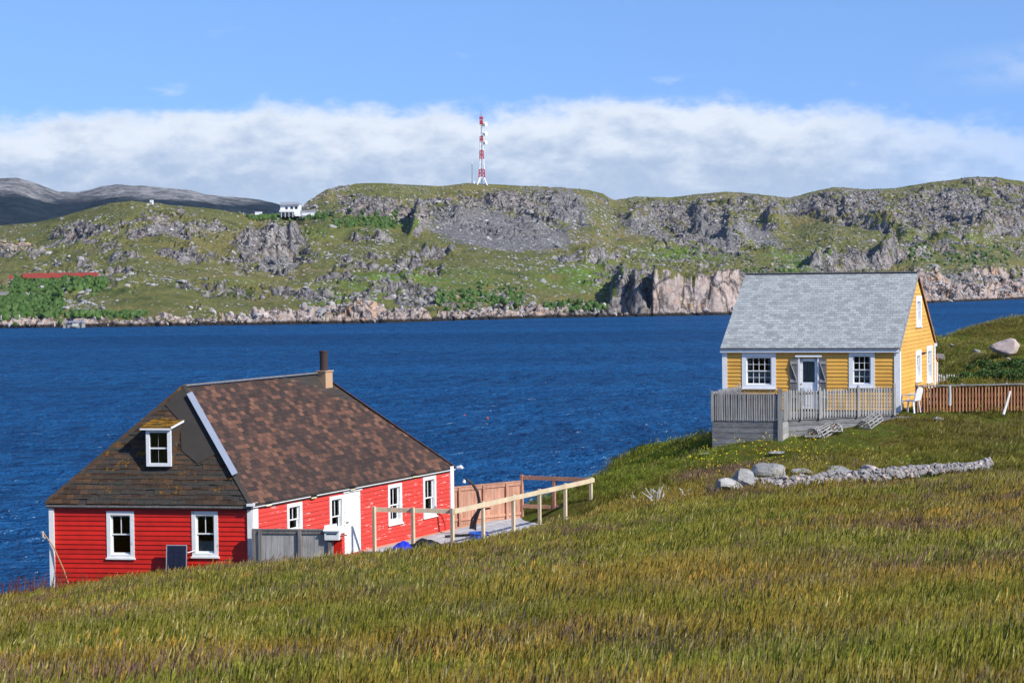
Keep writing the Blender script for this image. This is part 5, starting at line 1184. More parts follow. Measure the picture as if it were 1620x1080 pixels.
boulder('boulder', 'patch of pale rock in the meadow left of the leaning stake', 1484, 666, 28, 6, M['pale_rock'], 39)
boulder('boulder', 'low pinkish rocks at the right end of the meadow', 1608, 754, 28, 6, M['pink_rock'], 41)
boulder('boulder', 'small pale stone at the foot of the plank skirt', 1115, 722, 20, 4, M['pale_rock'], 43)
# stone wall
sw = thing('stone_wall', 'long low wall of tumbled grey and pink rubble across the meadow', 'stone wall', tuple(ghit(1380, 765)))
kinds = [rock_mesh('stone', 60+i, 1, .8, 6) for i in range(6)]
for i, me in enumerate(kinds): me.materials.append([M['grey_rock'], M['pale_rock'], M['grey_rock'], M['pink_rock'], M['grey_rock'], M['grey_rock']][i])
wl_pts = [(1198, 783), (1240, 779), (1290, 774), (1340, 771), (1390, 767), (1440, 761), (1490, 755), (1530, 750), (1572, 743)]
wp = [ghit(x, y) for x, y in wl_pts]; rs = random.Random(9); small = MB(); cnt = 0
for i in range(len(wp)-1):
    a, b = wp[i], wp[i+1]; L = (b-a).length; taper = 1-.6*(i/8)**2; nst = int(L*165*taper)
    for k in range(nst):
        f = rs.random(); v = rs.random(); p = a+(b-a)*f; hh = .27*taper*(1-abs(v-.45)*1.1)*rs.random(); p = p+Vector((0, v*(1.9-1.3*i/8), 0)); p.z = gz1(p.x, p.y)+.12+hh; s = rs.choice((.05, .07, .09, .11, .13))*(.8+.5*rs.random())
        if cnt < 299 and s > .10:
            Mx = Matrix.Translation(p) @ Matrix.Rotation(rs.uniform(0, 6.28), 4, 'Z') @ Matrix.Rotation(rs.uniform(-.6, .6), 4, 'X') @ Matrix.Diagonal((s*rs.uniform(.9, 1.5), s, s*rs.uniform(.6, 1), 1)); oname('stone', kinds[rs.randrange(6)], None, sw, Mx); cnt += 1
        else:
            small.v.append((p.x, p.y, p.z)); small.t.append(s)
ss = np.array(small.t); scatter('small_stones', None, np.array(small.v), RNG.uniform(0, 6.28, (len(ss), 3))*np.array([.3, .3, 1]), ss*.9, [k_.copy() for k_ in kinds], parent=sw)
# lobster traps
M['trap'] = wood('silvery_slats', (.27, .26, .25), (.46, .45, .43), tv=.2)
def trap(name, label, c, ang, L=.78, R=.25, tilt=0.0, broken=False):
    t = thing(name, label, 'lobster trap', tuple(c), 'old lobster traps below the veranda'); Mx = Matrix.Translation(c) @ Matrix.Rotation(ang, 4, 'Z') @ Matrix.Rotation(tilt, 4, 'Y'); f = lambda x, y, z: Mx @ Vector((x, y, z))
    for k in range(4 if not broken else 3):
        x = -L/2+L*k/(3 if not broken else 2); g = MB(); g.tube([f(x, R*math.cos(a), R*1.15*math.sin(a)) for a in [math.pi*j/12 for j in range(13)]], .022, 6); g.build('bow', M['trap'], t)
        g = MB(); g.beam(f(x, -R-.02, 0), f(x, R+.02, 0), .04, .035); g.build('cross_bar', pw, t)
    for j in range(9):
        a = math.pi*(j+.0)/8; g = MB(); g.beam(f(-L/2-.03, (R+.015)*math.cos(a), (R*1.15+.015)*math.sin(a)), f(L/2+.03, (R+.015)*math.cos(a), (R*1.15+.015)*math.sin(a)), .035, .012, up=Mx.to_3x3() @ Vector((0, math.cos(a), math.sin(a)))); g.build('slat', M['grey_wood'], t)
    for j in range(5): g = MB(); y = -R+2*R*j/4; g.beam(f(-L/2, y, -.02), f(L/2, y, -.02), .04, .012); g.build('slat', M['grey_wood'], t)
    g = MB(); g.tube([f(-L/2, R*.45*math.cos(a), R*.5+R*.35*math.sin(a)) for a in [2*math.pi*j/10 for j in range(11)]], .010, 5); g.build('entry_ring', M['rope'], t)
for i, (px, py, Y, an, tl, lb) in enumerate([(1289, 676, 68.3, 1.15, 0, 'old lobster trap with open grey bows, nearest the veranda corner'), (1305, 674, 68.5, .75, -.30, 'weathered lobster trap lying between two others with its round end showing'), (1321, 671, 68.7, 1.35, .10, 'lobster trap whose white bows stand apart, third from the veranda corner'), (1378, 664, 69.3, .75, -.35, 'half sunken lobster trap alone in the grass below the railing')]):
    p = at(px, py, Y); p.z = gz1(p.x, p.y)+.08; trap('lobster_trap', lb, p, an, tilt=tl)
# bleached dead shrubs
def dead_shrub(label, px, py, h, seed, lean=.5, mat=None, n=7):
    p = ghit(px, py); s = p.y/FPX; rs = random.Random(seed); t = thing('dead_shrub', label, 'dead shrub', tuple(p), 'bleached dead shrubs beside the stone wall')
    for k in range(n):
        a = rs.uniform(-.9, 1.3); l = h*s*rs.uniform(.5, 1.1); e = p+Vector((math.sin(a)*l*lean*1.6, rs.uniform(-.2, .2), math.cos(a)*l)); mid = (p+e)/2+Vector((rs.uniform(-.05, .05), 0, rs.uniform(0, .08))); g = MB(); g.tube([p-ZUP*.1, mid, e], [.028, .018, .006], 6)
        e2 = mid+Vector((rs.uniform(-.25, .35), 0, rs.uniform(.1, .3))); g.tube([mid, e2], [.014, .005], 5); g.build('branch', mat or pw, t)
dead_shrub('silvery dead shrub with forked branches left of the stone wall', 1040, 800, 34, 1, .6, n=8); dead_shrub('small forked dead stem between the big dead shrub and the wall', 1083, 794, 22, 4, .4, n=4)
dead_shrub('dark twiggy shrub in front of the white boulder', 1128, 792, 34, 8, .35, M['twig'], 9); dead_shrub('dry stalk rising beside the white angular boulder', 1162, 770, 34, 11, .1, M['twig'], 3); dead_shrub('single thin dry stem at the edge of the green hill', 1005, 800, 24, 14, .2, n=2)
# ------------------------------------------------------------------ grass
def blade_mat():
    m, t, b = mat_new('meadow_grass'); P = wpos(t); oi = t.node('ShaderNodeObjectInfo').outputs['Random']
    tint = t.node('ShaderNodeAttribute', attribute_name='tint').outputs['Fac']       # 0 root .. 1 tip
    sp = t.node('ShaderNodeSeparateXYZ'); t.put(sp.inputs[0], P)
    big = t.noise(t.scalev(P, (.7, 1, 1)), .16, 4, .6); mid = t.noise(t.scalev(P, (.5, 1, 1)), .55, 4, .65); fine = t.noise(P, 2.2, 3, .6)
    hue = t.node('ShaderNodeAttribute', attribute_name='hue').outputs['Fac']; oi = t.math('FRACT', t.math('ADD', t.math('MULTIPLY', oi, .45), hue))
    g1 = t.mix(t.smooth(mid, .36, .64), (.155, .190, .020), (.275, .235, .030))
    g1 = t.mix(t.smooth(big, .46, .58), g1, (.300, .195, .030))
    far = t.smooth(sp.outputs[1], 52, 66); g1 = t.mix(t.math('MULTIPLY', far, .40), g1, (.185, .245, .030))
    dv = t.node('ShaderNodeVectorMath', operation='DISTANCE'); t.put(dv.inputs[0], t.scalev(P, (1, 1, 0))); dv.inputs[1].default_value = (5.2, 69.5, 0); g1 = t.mix(t.math('MULTIPLY', t.smooth(dv.outputs['Value'], 6.5, 3.5), .75), g1, (.230, .360, .020))
    g1 = t.mix(t.math('MULTIPLY', t.smooth(sp.outputs[1], 80, 92), .8), g1, (.320, .330, .060))
    rd = t.math('MULTIPLY', t.smooth(t.noise(t.scalev(P, (.45, 1, 1)), .42, 4, .6), .52, .64), .75); g1 = t.mix(t.math('MULTIPLY', rd, t.smooth(oi, .25, .6)), g1, (.200, .088, .040))
    pr = t.math('MULTIPLY', t.smooth(t.noise(t.scalev(P, (.45, 1, 1)), .34, 5, .68), .52, .60), t.smooth(oi, .3, .5)); g1 = t.mix(t.math('MULTIPLY', pr, t.smooth(tint, .35, .8)), g1, (.210, .130, .125))
    c = t.mix(t.math('MULTIPLY', oi, .75), g1, t.mix(t.smooth(fine, .3, .7), (.400, .330, .070), (.075, .100, .010)))
    c = t.mix(t.math('MULTIPLY', t.math('MULTIPLY', t.smooth(oi, .95, .98), .6), t.smooth(tint, .1, .5)), c, (.52, .44, .20))
    sp_n = t.math('MULTIPLY_ADD', t.smooth(t.noise(P, 26, 3, .7), .32, .68), 1.0, .52); cc = t.node('ShaderNodeCombineXYZ')
    for i_ in range(3): t.put(cc.inputs[i_], sp_n)
    c = t.mix(1.0, c, cc.outputs[0], 'MULTIPLY')
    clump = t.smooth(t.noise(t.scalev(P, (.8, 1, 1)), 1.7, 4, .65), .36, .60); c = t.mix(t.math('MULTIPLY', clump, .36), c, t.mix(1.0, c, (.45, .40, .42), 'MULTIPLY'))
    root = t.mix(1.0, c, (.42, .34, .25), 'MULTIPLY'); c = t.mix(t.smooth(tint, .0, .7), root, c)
    t.n.remove(b); d = t.node('ShaderNodeBsdfDiffuse'); tr = t.node('ShaderNodeBsdfTranslucent'); gl = t.node('ShaderNodeBsdfGlossy'); gl.inputs['Roughness'].default_value = .45
    t.put(d.inputs[0], c); t.put(tr.inputs[0], c); gl.inputs[0].default_value = (.9, .9, .8, 1)
    m1 = t.node('ShaderNodeMixShader'); m1.inputs[0].default_value = .28; t.l.new(d.outputs[0], m1.inputs[1]); t.l.new(tr.outputs[0], m1.inputs[2])
    m2 = t.node('ShaderNodeMixShader'); m2.inputs[0].default_value = .015; t.l.new(m1.outputs[0], m2.inputs[1]); t.l.new(gl.outputs[0], m2.inputs[2]); t.l.new(m2.outputs[0], t.n['Material Output'].inputs[0]); return m
M['grass'] = blade_mat()
def tuft(name, seed, n, h, w_, lean, spread, heads=0):
    rs = random.Random(seed); m = MB(); vs = []; fs = []; tt = []; hu = []
    for i in range(n):
        a = rs.uniform(0, 6.28); r0 = spread*1.5*math.sqrt(rs.random()); x, y = r0*math.cos(a), r0*math.sin(a); hh = h*rs.uniform(.5, 1.1); lx = lean*hh*rs.uniform(.3, 1.5)+rs.gauss(0, .25)*hh; ly = rs.gauss(0, .30)*hh
        fa = rs.uniform(-1.2, 1.2); wx_, wy_ = math.cos(fa)*w_/2, math.sin(fa)*w_/2; b = len(vs)
        hd = i < heads; 
        for f, ww, zf in ((0, 1, 0), (.35, .9, .42), (.72, .65 if not hd else .5, .78), (1, .12, 1)):
            ox = x+lx*f**1.3; oy = y+ly*f**1.3; z = hh*zf*(1-.10*abs(lean)*f)*(1.35 if hd else 1)
            k = ww if not (hd and f == 1) else .3
            vs += [(ox-wx_*k, oy-wy_*k, z), (ox+wx_*k, oy+wy_*k, z)]; tt += [f, f]
        if hd:
            ox, oy, z = x+lx, y+ly, hh*1.3; vs += [(ox-w_*1.1, oy, z+.0), (ox+w_*1.1, oy, z), (ox+w_*1.5+lx*.15, oy, z+.045), (ox+lx*.25, oy, z+.10)]; tt += [1.3]*4
        hu += [rs.random()]*(len(vs)-b)
        fs += [(b, b+1, b+3, b+2), (b+2, b+3, b+5, b+4), (b+4, b+5, b+7, b+6)]
        if hd: fs.append((b+8, b+9, b+10, b+11))
    me = bpy.data.meshes.new(name); me.from_pydata(vs, [], fs); a2 = me.attributes.new('hue', 'FLOAT', 'POINT'); a2.data.foreach_set('value', hu); at_ = me.attributes.new('tint', 'FLOAT', 'POINT'); at_.data.foreach_set('value', tt); return me
def inpoly(x, y, poly):
    c = np.zeros(x.shape, bool); n = len(poly)
    for i in range(n):
        x0, y0 = poly[i][:2]; x1, y1_ = poly[(i+1) % n][:2]; k = ((y0 > y) != (y1_ > y)); c ^= k & (x < (x1-x0)*(y-y0)/(y1_-y0+1e-12)+x0)
    return c
noz = [[A+Vector((-.05, -.05)), Cc, Dd, B], [K+Vector((.05, -.05)), E+Vector((.05, 0)), Fp, Cc, A+Lw*.2, H1+Vector((0, -.1))], [YA+Vector((.05, -.02)), YC, YD, YB], [c1, c2, c3, c4, YA, YB, c7], [c4, c4+Vector((1.5, -.1)), YA+Vector((1, 1)), YA]]
def meadow(name, label, ylo, yhi, dens, meshes, s0, s1, hfun=None):
    xmax = .5*yhi+4; area = 2*xmax*(yhi-ylo); n = int(area*dens*1.0); y = RNG.uniform(ylo, yhi, n); x = RNG.uniform(-xmax, xmax*1.2, n); k = (np.abs(x) < .30*y+5); x = x[k]; y = y[k]
    z = gz(x, y); pxx, pyy = proj(x, y, z); k = (pxx > -600) & (pxx < 2250) & (pyy < 1180) & (z > 1.5)
    for pl in noz: k &= ~inpoly(x, y, pl)
    # nothing grows through the rubble; short turf at the foot of walls, rocks and traps
    wx0 = np.array([p.x for p in wp]); wy0 = np.array([p.y for p in wp]); dw = y-np.interp(x, wx0, wy0, left=1e3, right=1e3); k &= ~((dw > -.15) & (dw < 1.95-.04*np.clip(x-11, 0, 20)*1.6))
    x, y, z, dw, pxx, pyy = x[k], y[k], z[k], dw[k], pxx[k], pyy[k]
    hm_ = np.where((dw <= -.15) & (dw > -1.6), .45, 1.0)*np.where((pxx > 1230) & (pxx < 1420) & (pyy > 655) & (pyy < 712), .5, 1)*np.where((pxx > 1120) & (pxx < 1250) & (pyy > 690) & (pyy < 735), .6, 1)*np.where((pxx > 395) & (pxx < 950) & (pyy < 905) & (y > 48) & (y < 68), .7, 1); d = .62+.38*fbm(x*.5, y*.5, 3, 400); s = hm_*RNG.uniform(s0, s1, len(x))*(.75+.9*np.clip(d-.3, 0, 1))
    kk = RNG.random(len(x)) < np.clip(.55+1.2*fbm(x*.9, y*.9, 3, 410)+.4, .35, 1); x, y, z, s = x[kk], y[kk], z[kk], s[kk]
    rot = np.stack([RNG.normal(0, .12, len(x)), RNG.normal(0, .12, len(x)), RNG.normal(0, .55, len(x))], -1)
    sc3 = np.stack([s, s, s*RNG.uniform(.7, 1.2, len(x))], -1)
    return scatter(name, M['grass'], np.stack([x, y, z-.02], -1), rot, sc3, meshes, label, 'grass')
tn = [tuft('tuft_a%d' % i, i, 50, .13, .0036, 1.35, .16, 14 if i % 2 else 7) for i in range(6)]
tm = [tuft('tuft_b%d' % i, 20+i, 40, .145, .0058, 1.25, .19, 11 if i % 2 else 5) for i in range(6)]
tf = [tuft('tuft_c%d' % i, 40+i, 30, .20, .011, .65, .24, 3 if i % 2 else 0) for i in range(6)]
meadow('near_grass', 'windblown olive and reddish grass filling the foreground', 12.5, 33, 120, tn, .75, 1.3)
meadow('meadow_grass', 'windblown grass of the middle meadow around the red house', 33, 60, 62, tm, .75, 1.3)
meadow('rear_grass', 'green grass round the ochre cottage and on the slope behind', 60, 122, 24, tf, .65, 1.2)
# straw tussocks and purple-brown seed heads in drifts
def blade_plain(name, c1, c2, c3):
    m, t, b = mat_new(name); P = wpos(t); hue = t.node('ShaderNodeAttribute', attribute_name='hue').outputs['Fac']; tint = t.node('ShaderNodeAttribute', attribute_name='tint').outputs['Fac']
    c = t.mix(hue, c1, c2); c = t.mix(t.smooth(t.noise(P, 24, 3, .7), .45, .65), c, c3); c = t.mix(t.smooth(tint, 0, .6), t.mix(1.0, c, (.4, .36, .3), 'MULTIPLY'), c)
    t.put(b.inputs['Base Color'], c); b.inputs['Roughness'].default_value = .8; b.inputs['Specular IOR Level'].default_value = .1; return m
def drift(name, label, mat, n, nseed, thr, ylo, yhi, meshes, s0, s1, bias=None):
    y = RNG.uniform(ylo**2, yhi**2, n*14)**.5; x = RNG.uniform(-.29, .30, n*14)*y; v = fbm(x*.30, y*.34, 4, nseed)+.5*fbm(x*1.1, y*1.2, 2, nseed+5)
    if bias is not None: v = v+bias(x, y)
    k = v > thr
    dw = y-np.interp(x, np.array([p.x for p in wp]), np.array([p.y for p in wp]), left=1e3, right=1e3); k &= ~((dw > -.9) & (dw < 2.2))
    for pl in noz: k &= ~inpoly(x, y, pl)
    x, y = x[k][:n], y[k][:n]; z = gz(x, y); s = RNG.uniform(s0, s1, len(x)); rot = np.stack([RNG.normal(0, .12, len(x)), RNG.normal(0, .12, len(x)), RNG.normal(0, .6, len(x))], -1)
    return scatter(name, mat, np.stack([x, y, z+.01], -1), rot, s, meshes, label, 'grass')
M['straw'] = blade_plain('straw_blades', (.34, .29, .09), (.44, .38, .17), (.20, .17, .05)); M['purple_heads'] = blade_plain('purple_seed_heads', (.13, .075, .045), (.21, .13, .095), (.08, .05, .03)); M['golden'] = blade_plain('golden_moss_grass', (.42, .22, .04), (.50, .32, .06), (.28, .15, .03))
drift('straw_grass', 'pale bleached straw mixed through the meadow', M['straw'], 2600, 700, .20, 14, 62, [tuft('straw_tuft_%s' % 'abcd'[i], 60+i, 12, .13, .0036, 1.3, .17, 3) for i in range(4)], .8, 1.35)
drift('purple_grass', 'purple-brown seed heads in drifts over the meadow', M['purple_heads'], 5200, 740, .27, 14, 62, [tuft('purple_tuft_%s' % 'abcd'[i], 70+i, 18, .14, .0038, 1.3, .18, 10) for i in range(4)], .8, 1.3, lambda x, y: .16*sst(x/y, .06, .22)*sst(-np.abs(y-38), -16, -6)+.10*sst(x/y, .0, .15)*sst(-np.abs(y-22), -6, -2))
drift('golden_grass', 'orange-gold tinted grass patches in the foreground', M['golden'], 2200, 780, .25, 17, 44, [tuft('golden_tuft_%s' % 'abc'[i], 80+i, 30, .11, .0045, 1.1, .17, 6) for i in range(3)], .8, 1.25)
# dry stems standing above the grass
k = 260; sx = []; rs = random.Random(77); sm = MB()
for i in range(k):
    p = ghit(rs.uniform(0, 1620), rs.uniform(880, 1075)) if i < 200 else ghit(rs.uniform(0, 90), rs.uniform(935, 960)); h = rs.uniform(.35, .6); r_ = .0022+.00004*p.y; dx = rs.uniform(.02, .22)
    if i >= 200: h = rs.uniform(.4, .75)
    sm.tube([p, p+Vector((dx*.4, 0, h*.6)), p+Vector((dx, 0, h))], [r_, r_*.8, r_*.5], 3, cap=False, tint=.8)
M['stem'] = plain('dry_stems', (.40, .33, .18), .9); o = sm.build('dry_stems', M['stem']); tag(o, 'thin pale dry stalks standing above the meadow grass', 'dry stalks', kind='stuff')
# red sorrel at the seaward corner
sm = MB(); 
for i in range(230):
    px = rs.uniform(-30, 130) if i < 130 else rs.uniform(130, 400); py = 953-(px/80)*14 if px < 130 else 925-(px-130)*.13; p = ghit(px, py+rs.uniform(0, 14)); h = rs.uniform(.35, .85)*(1 if px < 130 else .6); dx = rs.uniform(-.05, .25)
    sm.tube([p, p+Vector((dx*.4, 0, h*.6)), p+Vector((dx, 0, h))], [.006, .005, .003], 3, cap=False)
    for j in range(7):
        q_ = p+Vector((dx*(.45+.08*j), rs.uniform(-.02, .02), h*(.5+.075*j))); w_ = rs.uniform(.012, .03); sm.add([q_+Vector((-w_, 0, -.012)), q_+Vector((w_, 0, 0)), q_+Vector((w_*.5, 0, .03))], [(0, 1, 2)])
M['sorrel'] = plain('red_sorrel', (.16, .045, .030), .9); o = sm.build('red_sorrel', M['sorrel']); tag(o, 'reddish sorrel stalks growing by the red wall and sea edge', 'sorrel', kind='stuff')
# flowers: the ones that can be told apart, then the specks on the slope
def flower(label, px, py, r_, mat, grp, h=.35):
    p = ghit(px, py+10); t = thing('wild_flower', label, 'flower', tuple(p), grp); top = at(px, py, p.y-.05); g = MB(); g.tube([p, (p+top)/2+Vector((.01, 0, 0)), top], .004, 5); g.build('stem', M['bush'], t)
    g = MB(); n = 6
    for k_ in range(n):
        a = 6.283*k_/n; e = Vector((math.cos(a), -.55, math.sin(a))); s_ = Vector((-math.sin(a), 0, math.cos(a))); g.add([top, top+(e+s_*.45)*r_*.7, top+e*r_, top+(e-s_*.45)*r_*.7], [(0, 1, 2, 3)])
    g.build('petals', mat, t)
M['yellow_petal'] = plain('yellow_petals', (.80, .58, .01), .7, var=.05); M['white_petal'] = plain('white_petals', (.80, .80, .76), .7, var=.05)
yfl = [(1462, 938, 'topmost of the three yellow flowers clustered in the meadow'), (1456, 945, 'lower left one of the three clustered yellow flowers'), (1466, 942, 'lower right one of the three clustered yellow flowers'), (1033, 973, 'lone yellow flower in the middle of the meadow'), (1381, 1034, 'lone yellow flower low in the meadow under the cluster'), (1531, 1076, 'yellow flower at the very bottom of the meadow'), (804, 856, 'yellow flower in the grass before the deck rail'), (807, 866, 'yellow flower just below another one before the deck')]
for x, y, l_ in yfl: flower(l_, x, y, .026 if y > 900 else .05, M['yellow_petal'], 'yellow wild flowers')
for x, y, l_ in [(892, 929, 'leftmost of the three white flowers under the stone near the deck'), (980, 929, 'middle of three white flowers in the meadow'), (1012, 922, 'rightmost of three white flowers in the meadow'), (512, 941, 'white flower in the meadow below the grey board fence'), (1142, 1046, 'small white flower low in the centre right of the meadow'), (295, 1071, 'white flower beside the rocks at the bottom')]: flower(l_, x, y, .03, M['white_petal'], 'white wild flowers')
sm = MB()
for i in range(230):
    px = rs.gauss(1180, 90); py = rs.gauss(722, 22) if i < 260 else rs.uniform(640, 700)
    if i >= 260: px = rs.uniform(1380, 1600)
    if not (1090 < px < 1620 and 690 < py < 775 or i >= 260): continue
    p = ghit(px, py)+Vector((0, -.1, rs.uniform(.18, .32))); r_ = rs.uniform(.012, .026); sm.add([p+Vector((-r_, 0, 0)), p+Vector((0, -r_*.5, -r_)), p+Vector((r_, 0, 0)), p+Vector((0, -r_*.3, r_))], [(0, 1, 2, 3)])
o = sm.build('yellow_flower_specks', M['yellow_petal']); tag(o, 'tiny yellow flowers dotted over the slope below the veranda', 'flowers', kind='stuff')

# ------------------------------------------------------------------ far shore things
M['tw_red'] = plain('red_mast_paint', (.50, .03, .04), .6, var=.1); M['tw_white'] = plain('white_mast_paint', (.80, .80, .80), .6, var=.08); M['steel'] = plain('galvanised_steel', (.30, .31, .33), .6)
hp0 = hill_at(763, 292); TY = 1146.0; tb = at(762.5, 293.5, TY)
tw = thing('telecom_tower', 'tall red and white lattice mast with dishes on the highest hilltop', 'tower', tuple(tb))
def ty(py): return at(763, py, TY).z
s_ = TY/FPX
segs = [(294, 280.5, 8.0, 3.2, 'tw_white'), (280.5, 268, 4.6, 3.8, 'tw_red'), (268, 252, 3.6, 2.9, 'tw_white'), (252, 238, 2.8, 2.5, 'tw_red'), (238, 225, 2.4, 2.3, 'tw_white'), (225, 216, 2.3, 2.2, 'tw_red'), (216, 198, 2.2, 2.2, 'tw_white'), (198, 187, 2.2, 2.2, 'tw_red')]
for i, (y0, y1_, w0, w1_, mt) in enumerate(segs):
    z0, z1 = ty(y0), ty(y1_); a, b = w0*s_, w1_*s_; th = .62 if i == 0 else (.42 if i < 4 else .34)
    c4 = [(-1, -1), (1, -1), (1, 1), (-1, 1)]; m = MB()
    for x, y in c4: m.beam((tb.x+x*a, TY+y*a, z0), (tb.x+x*b, TY+y*b, z1), th, th)
    nb = 1 if i == 0 else max(2, int((z1-z0)/2.2))
    for k_ in range(nb):
        f0, f1 = k_/nb, (k_+1)/nb; r0, r1 = a+(b-a)*f0, a+(b-a)*f1; za, zb = z0+(z1-z0)*f0, z0+(z1-z0)*f1
        for q_ in range(4):
            x0, y0_ = c4[q_]; x1, y1b = c4[(q_+1) % 4]
            if i: m.beam((tb.x+x0*r0, TY+y0_*r0, za), (tb.x+x1*r1, TY+y1b*r1, zb), .20, .20); m.beam((tb.x+x1*r0, TY+y1b*r0, za), (tb.x+x0*r1, TY+y0_*r1, zb), .20, .20)
            else:
                mx_ = (tb.x+(x0+x1)/2*r1, TY+(y0_+y1b)/2*r1, zb); m.beam((tb.x+x0*r0, TY+y0_*r0, za), mx_, .3, .3); m.beam((tb.x+x1*r0, TY+y1b*r0, za), mx_, .3, .3)
            m.beam((tb.x+x0*r1, TY+y0_*r1, zb), (tb.x+x1*r1, TY+y1b*r1, zb), .26, .26)
    m.build('lattice_section', M[mt], tw)
m = MB(); m.beam((tb.x, TY, tb.z), (tb.x, TY, ty(190)), .5, .5); m.build('cable_ladder', M['steel'], tw)
m = MB(); m.tube([(tb.x, TY, ty(187)), (tb.x, TY, ty(180)), (tb.x, TY, ty(174))], [.30, .22, .12], 8); m.build('top_mast', M['steel'], tw)
m = MB(); m.box(-1.15, 1.15, -1.15, 1.15, ty(188), ty(185), lambda x, y, z: (tb.x+x, TY+y, z)); m.build('platform', M['tw_red'], tw)
m = MB(); m.box(-.9, .9, -.9, .9, ty(197), ty(192), lambda x, y, z: (tb.x+x, TY+y, z)); m.build('equipment_cage', M['tw_red'], tw)
for py, r_ in ((197, 1.35), (212, 1.25), (226, 1.15)):
    m = MB(); cz_ = ty(py); cx_ = tb.x+2.0; m.tube([(cx_-.2, TY-.4, cz_), (cx_+.9, TY-1.2, cz_)], r_, 16); m.build('dish', M['tw_white'], tw); m = MB(); m.beam((tb.x, TY, cz_+r_*.8), (cx_, TY-.4, cz_), .3, .3); m.build('dish_arm', M['steel'], tw)
mb_ = at(747, 290, 1140); t = thing('small_mast', 'thin grey aerial mast standing left of the big red and white tower', 'mast', tuple(mb_))
m = MB(); 
for x, y in ((-.35, -.3), (.35, -.3), (0, .4)): m.beam((mb_.x+x, 1140+y, mb_.z-2), (mb_.x+x*.8, 1140+y, at(747, 259, 1140).z), .14, .14)
for k_ in range(9): zz = mb_.z+k_*1.35; m.beam((mb_.x-.3, 1140, zz), (mb_.x+.3, 1140, zz+1.2), .12, .12)
m.build('lattice', M['steel'], t); m = MB(); m.tube([(mb_.x, 1140, at(747, 260, 1140).z), (mb_.x, 1140, at(747, 256, 1140).z)], .25, 6); m.build('tip', M['tw_white'], t)
m = MB(); m.box(-.45, .45, -.4, .4, 0, 1.5, lambda x, y, z: (mb_.x+1.3+x, 1140+y, mb_.z-.3+z)); m.build('cabinet', M['tw_white'], t)
# dark scrub on the far bank and below the hill house
bx = []; bs = []
for x0, x1, y0_, y1_, n_ in ((-10, 100, 462, 498, 620), (20, 170, 442, 458, 420), (395, 520, 341, 348, 220), (530, 630, 345, 360, 200), (100, 230, 494, 502, 160), (690, 830, 458, 486, 160), (860, 960, 480, 492, 60), (1180, 1300, 430, 452, 60), (1440, 1600, 392, 420, 110)):
    for k_ in range(n_):
        px, py = rs.uniform(x0, x1), rs.gauss((y0_+y1_)/2, (y1_-y0_)/3.2); p = hill_at(px, py); bx.append((p.x+rs.uniform(-.6, .6), p.y, p.z+.1)); bs.append(rs.uniform(.5, 1.5))
M['scrub'] = leaf_mat('scrub_leaves', (.036, .078, .012), (.080, .145, .022))
scatter('far_scrub', M['scrub'], np.array(bx), RNG.uniform(0, 6.28, (len(bx), 3))*np.array([.3, .3, 1]), np.array(bs), [rock_mesh('scrub_%s' % c, 90+i, 2, .8, 3) for i, c in enumerate('abcd')], 'dark green scrub on the far bank and round the hill house', 'scrub')
# white hill house
HY = 965; hb = at(458, 339, HY); hs = HY/FPX
hh = thing('hill_house', 'white house with grey roof and raised balcony on the far hillside', 'house', tuple(hb)); hf = lambda x, y, z: (hb.x+x, HY+y, hb.z+z)
px_ = lambda p: (p-458)*hs
m = MB(); m.box(px_(443.5), px_(474.5), 0, 7, -1, 4.9, hf); w_ = m.build('wall', M['tw_white'], hh)
m = MB(); m.prism([hf(px_(442), -1.0, 4.6), hf(px_(475.5), -1.0, 4.8), hf(px_(471), 3.5, 6.1), hf(px_(443), 3.5, 6.1)], (0, 0, .3)); m.prism([hf(px_(442), 8, 4.6), hf(px_(475.5), 8, 4.8), hf(px_(471), 3.5, 6.1), hf(px_(443), 3.5, 6.1)], (0, 0, .3)); m.build('roof', plain('grey_roof', (.30, .32, .35), .8), hh)
for a, b, z0, z1 in ((452, 455, 2.6, 3.7), (460, 463.5, 2.7, 3.8), (467, 470.5, 2.7, 3.8)):
    m = MB(); m.box(px_(a), px_(b), -.12, -.02, z0, z1, hf); ww = m.build('window', M['black'], hh); m = MB(); m.box(px_(a)-.15, px_(b)+.15, -.08, -.01, z0-.15, z1+.15, hf); m.build('frame', M['steel'], ww)
m = MB(); m.box(px_(443), px_(466), -2.4, 0, 1.0, 1.35, hf); m.build('balcony', M['tw_white'], hh)
m = MB(); m.box(px_(443), px_(466), -2.5, -2.35, 1.3, 2.1, hf); m.build('balustrade', M['tw_white'], hh)
m = MB(); m.box(px_(444), px_(465), -.06, -.01, -1, .95, hf); m.build('basement', M['steel'], hh)
for x in (446, 452, 458, 464): m = MB(); m.box(px_(x)-.12, px_(x)+.12, -2.3, -2.1, -1.6, 1.0, hf); m.build('pillar', M['tw_white'], hh)
m = MB(); m.prism([hf(px_(466), -1.8, 2.0), hf(px_(474), -1.8, -.9), hf(px_(474), -1.8, -1.3), hf(px_(466), -1.8, 1.5)], (0, .9, 0)); m.build('stair', M['tw_white'], hh)
m = MB(); m.box(px_(474), px_(500), 1, 1.3, .0, 1.9, hf); m.build('terrace_wall', M['steel'], hh)
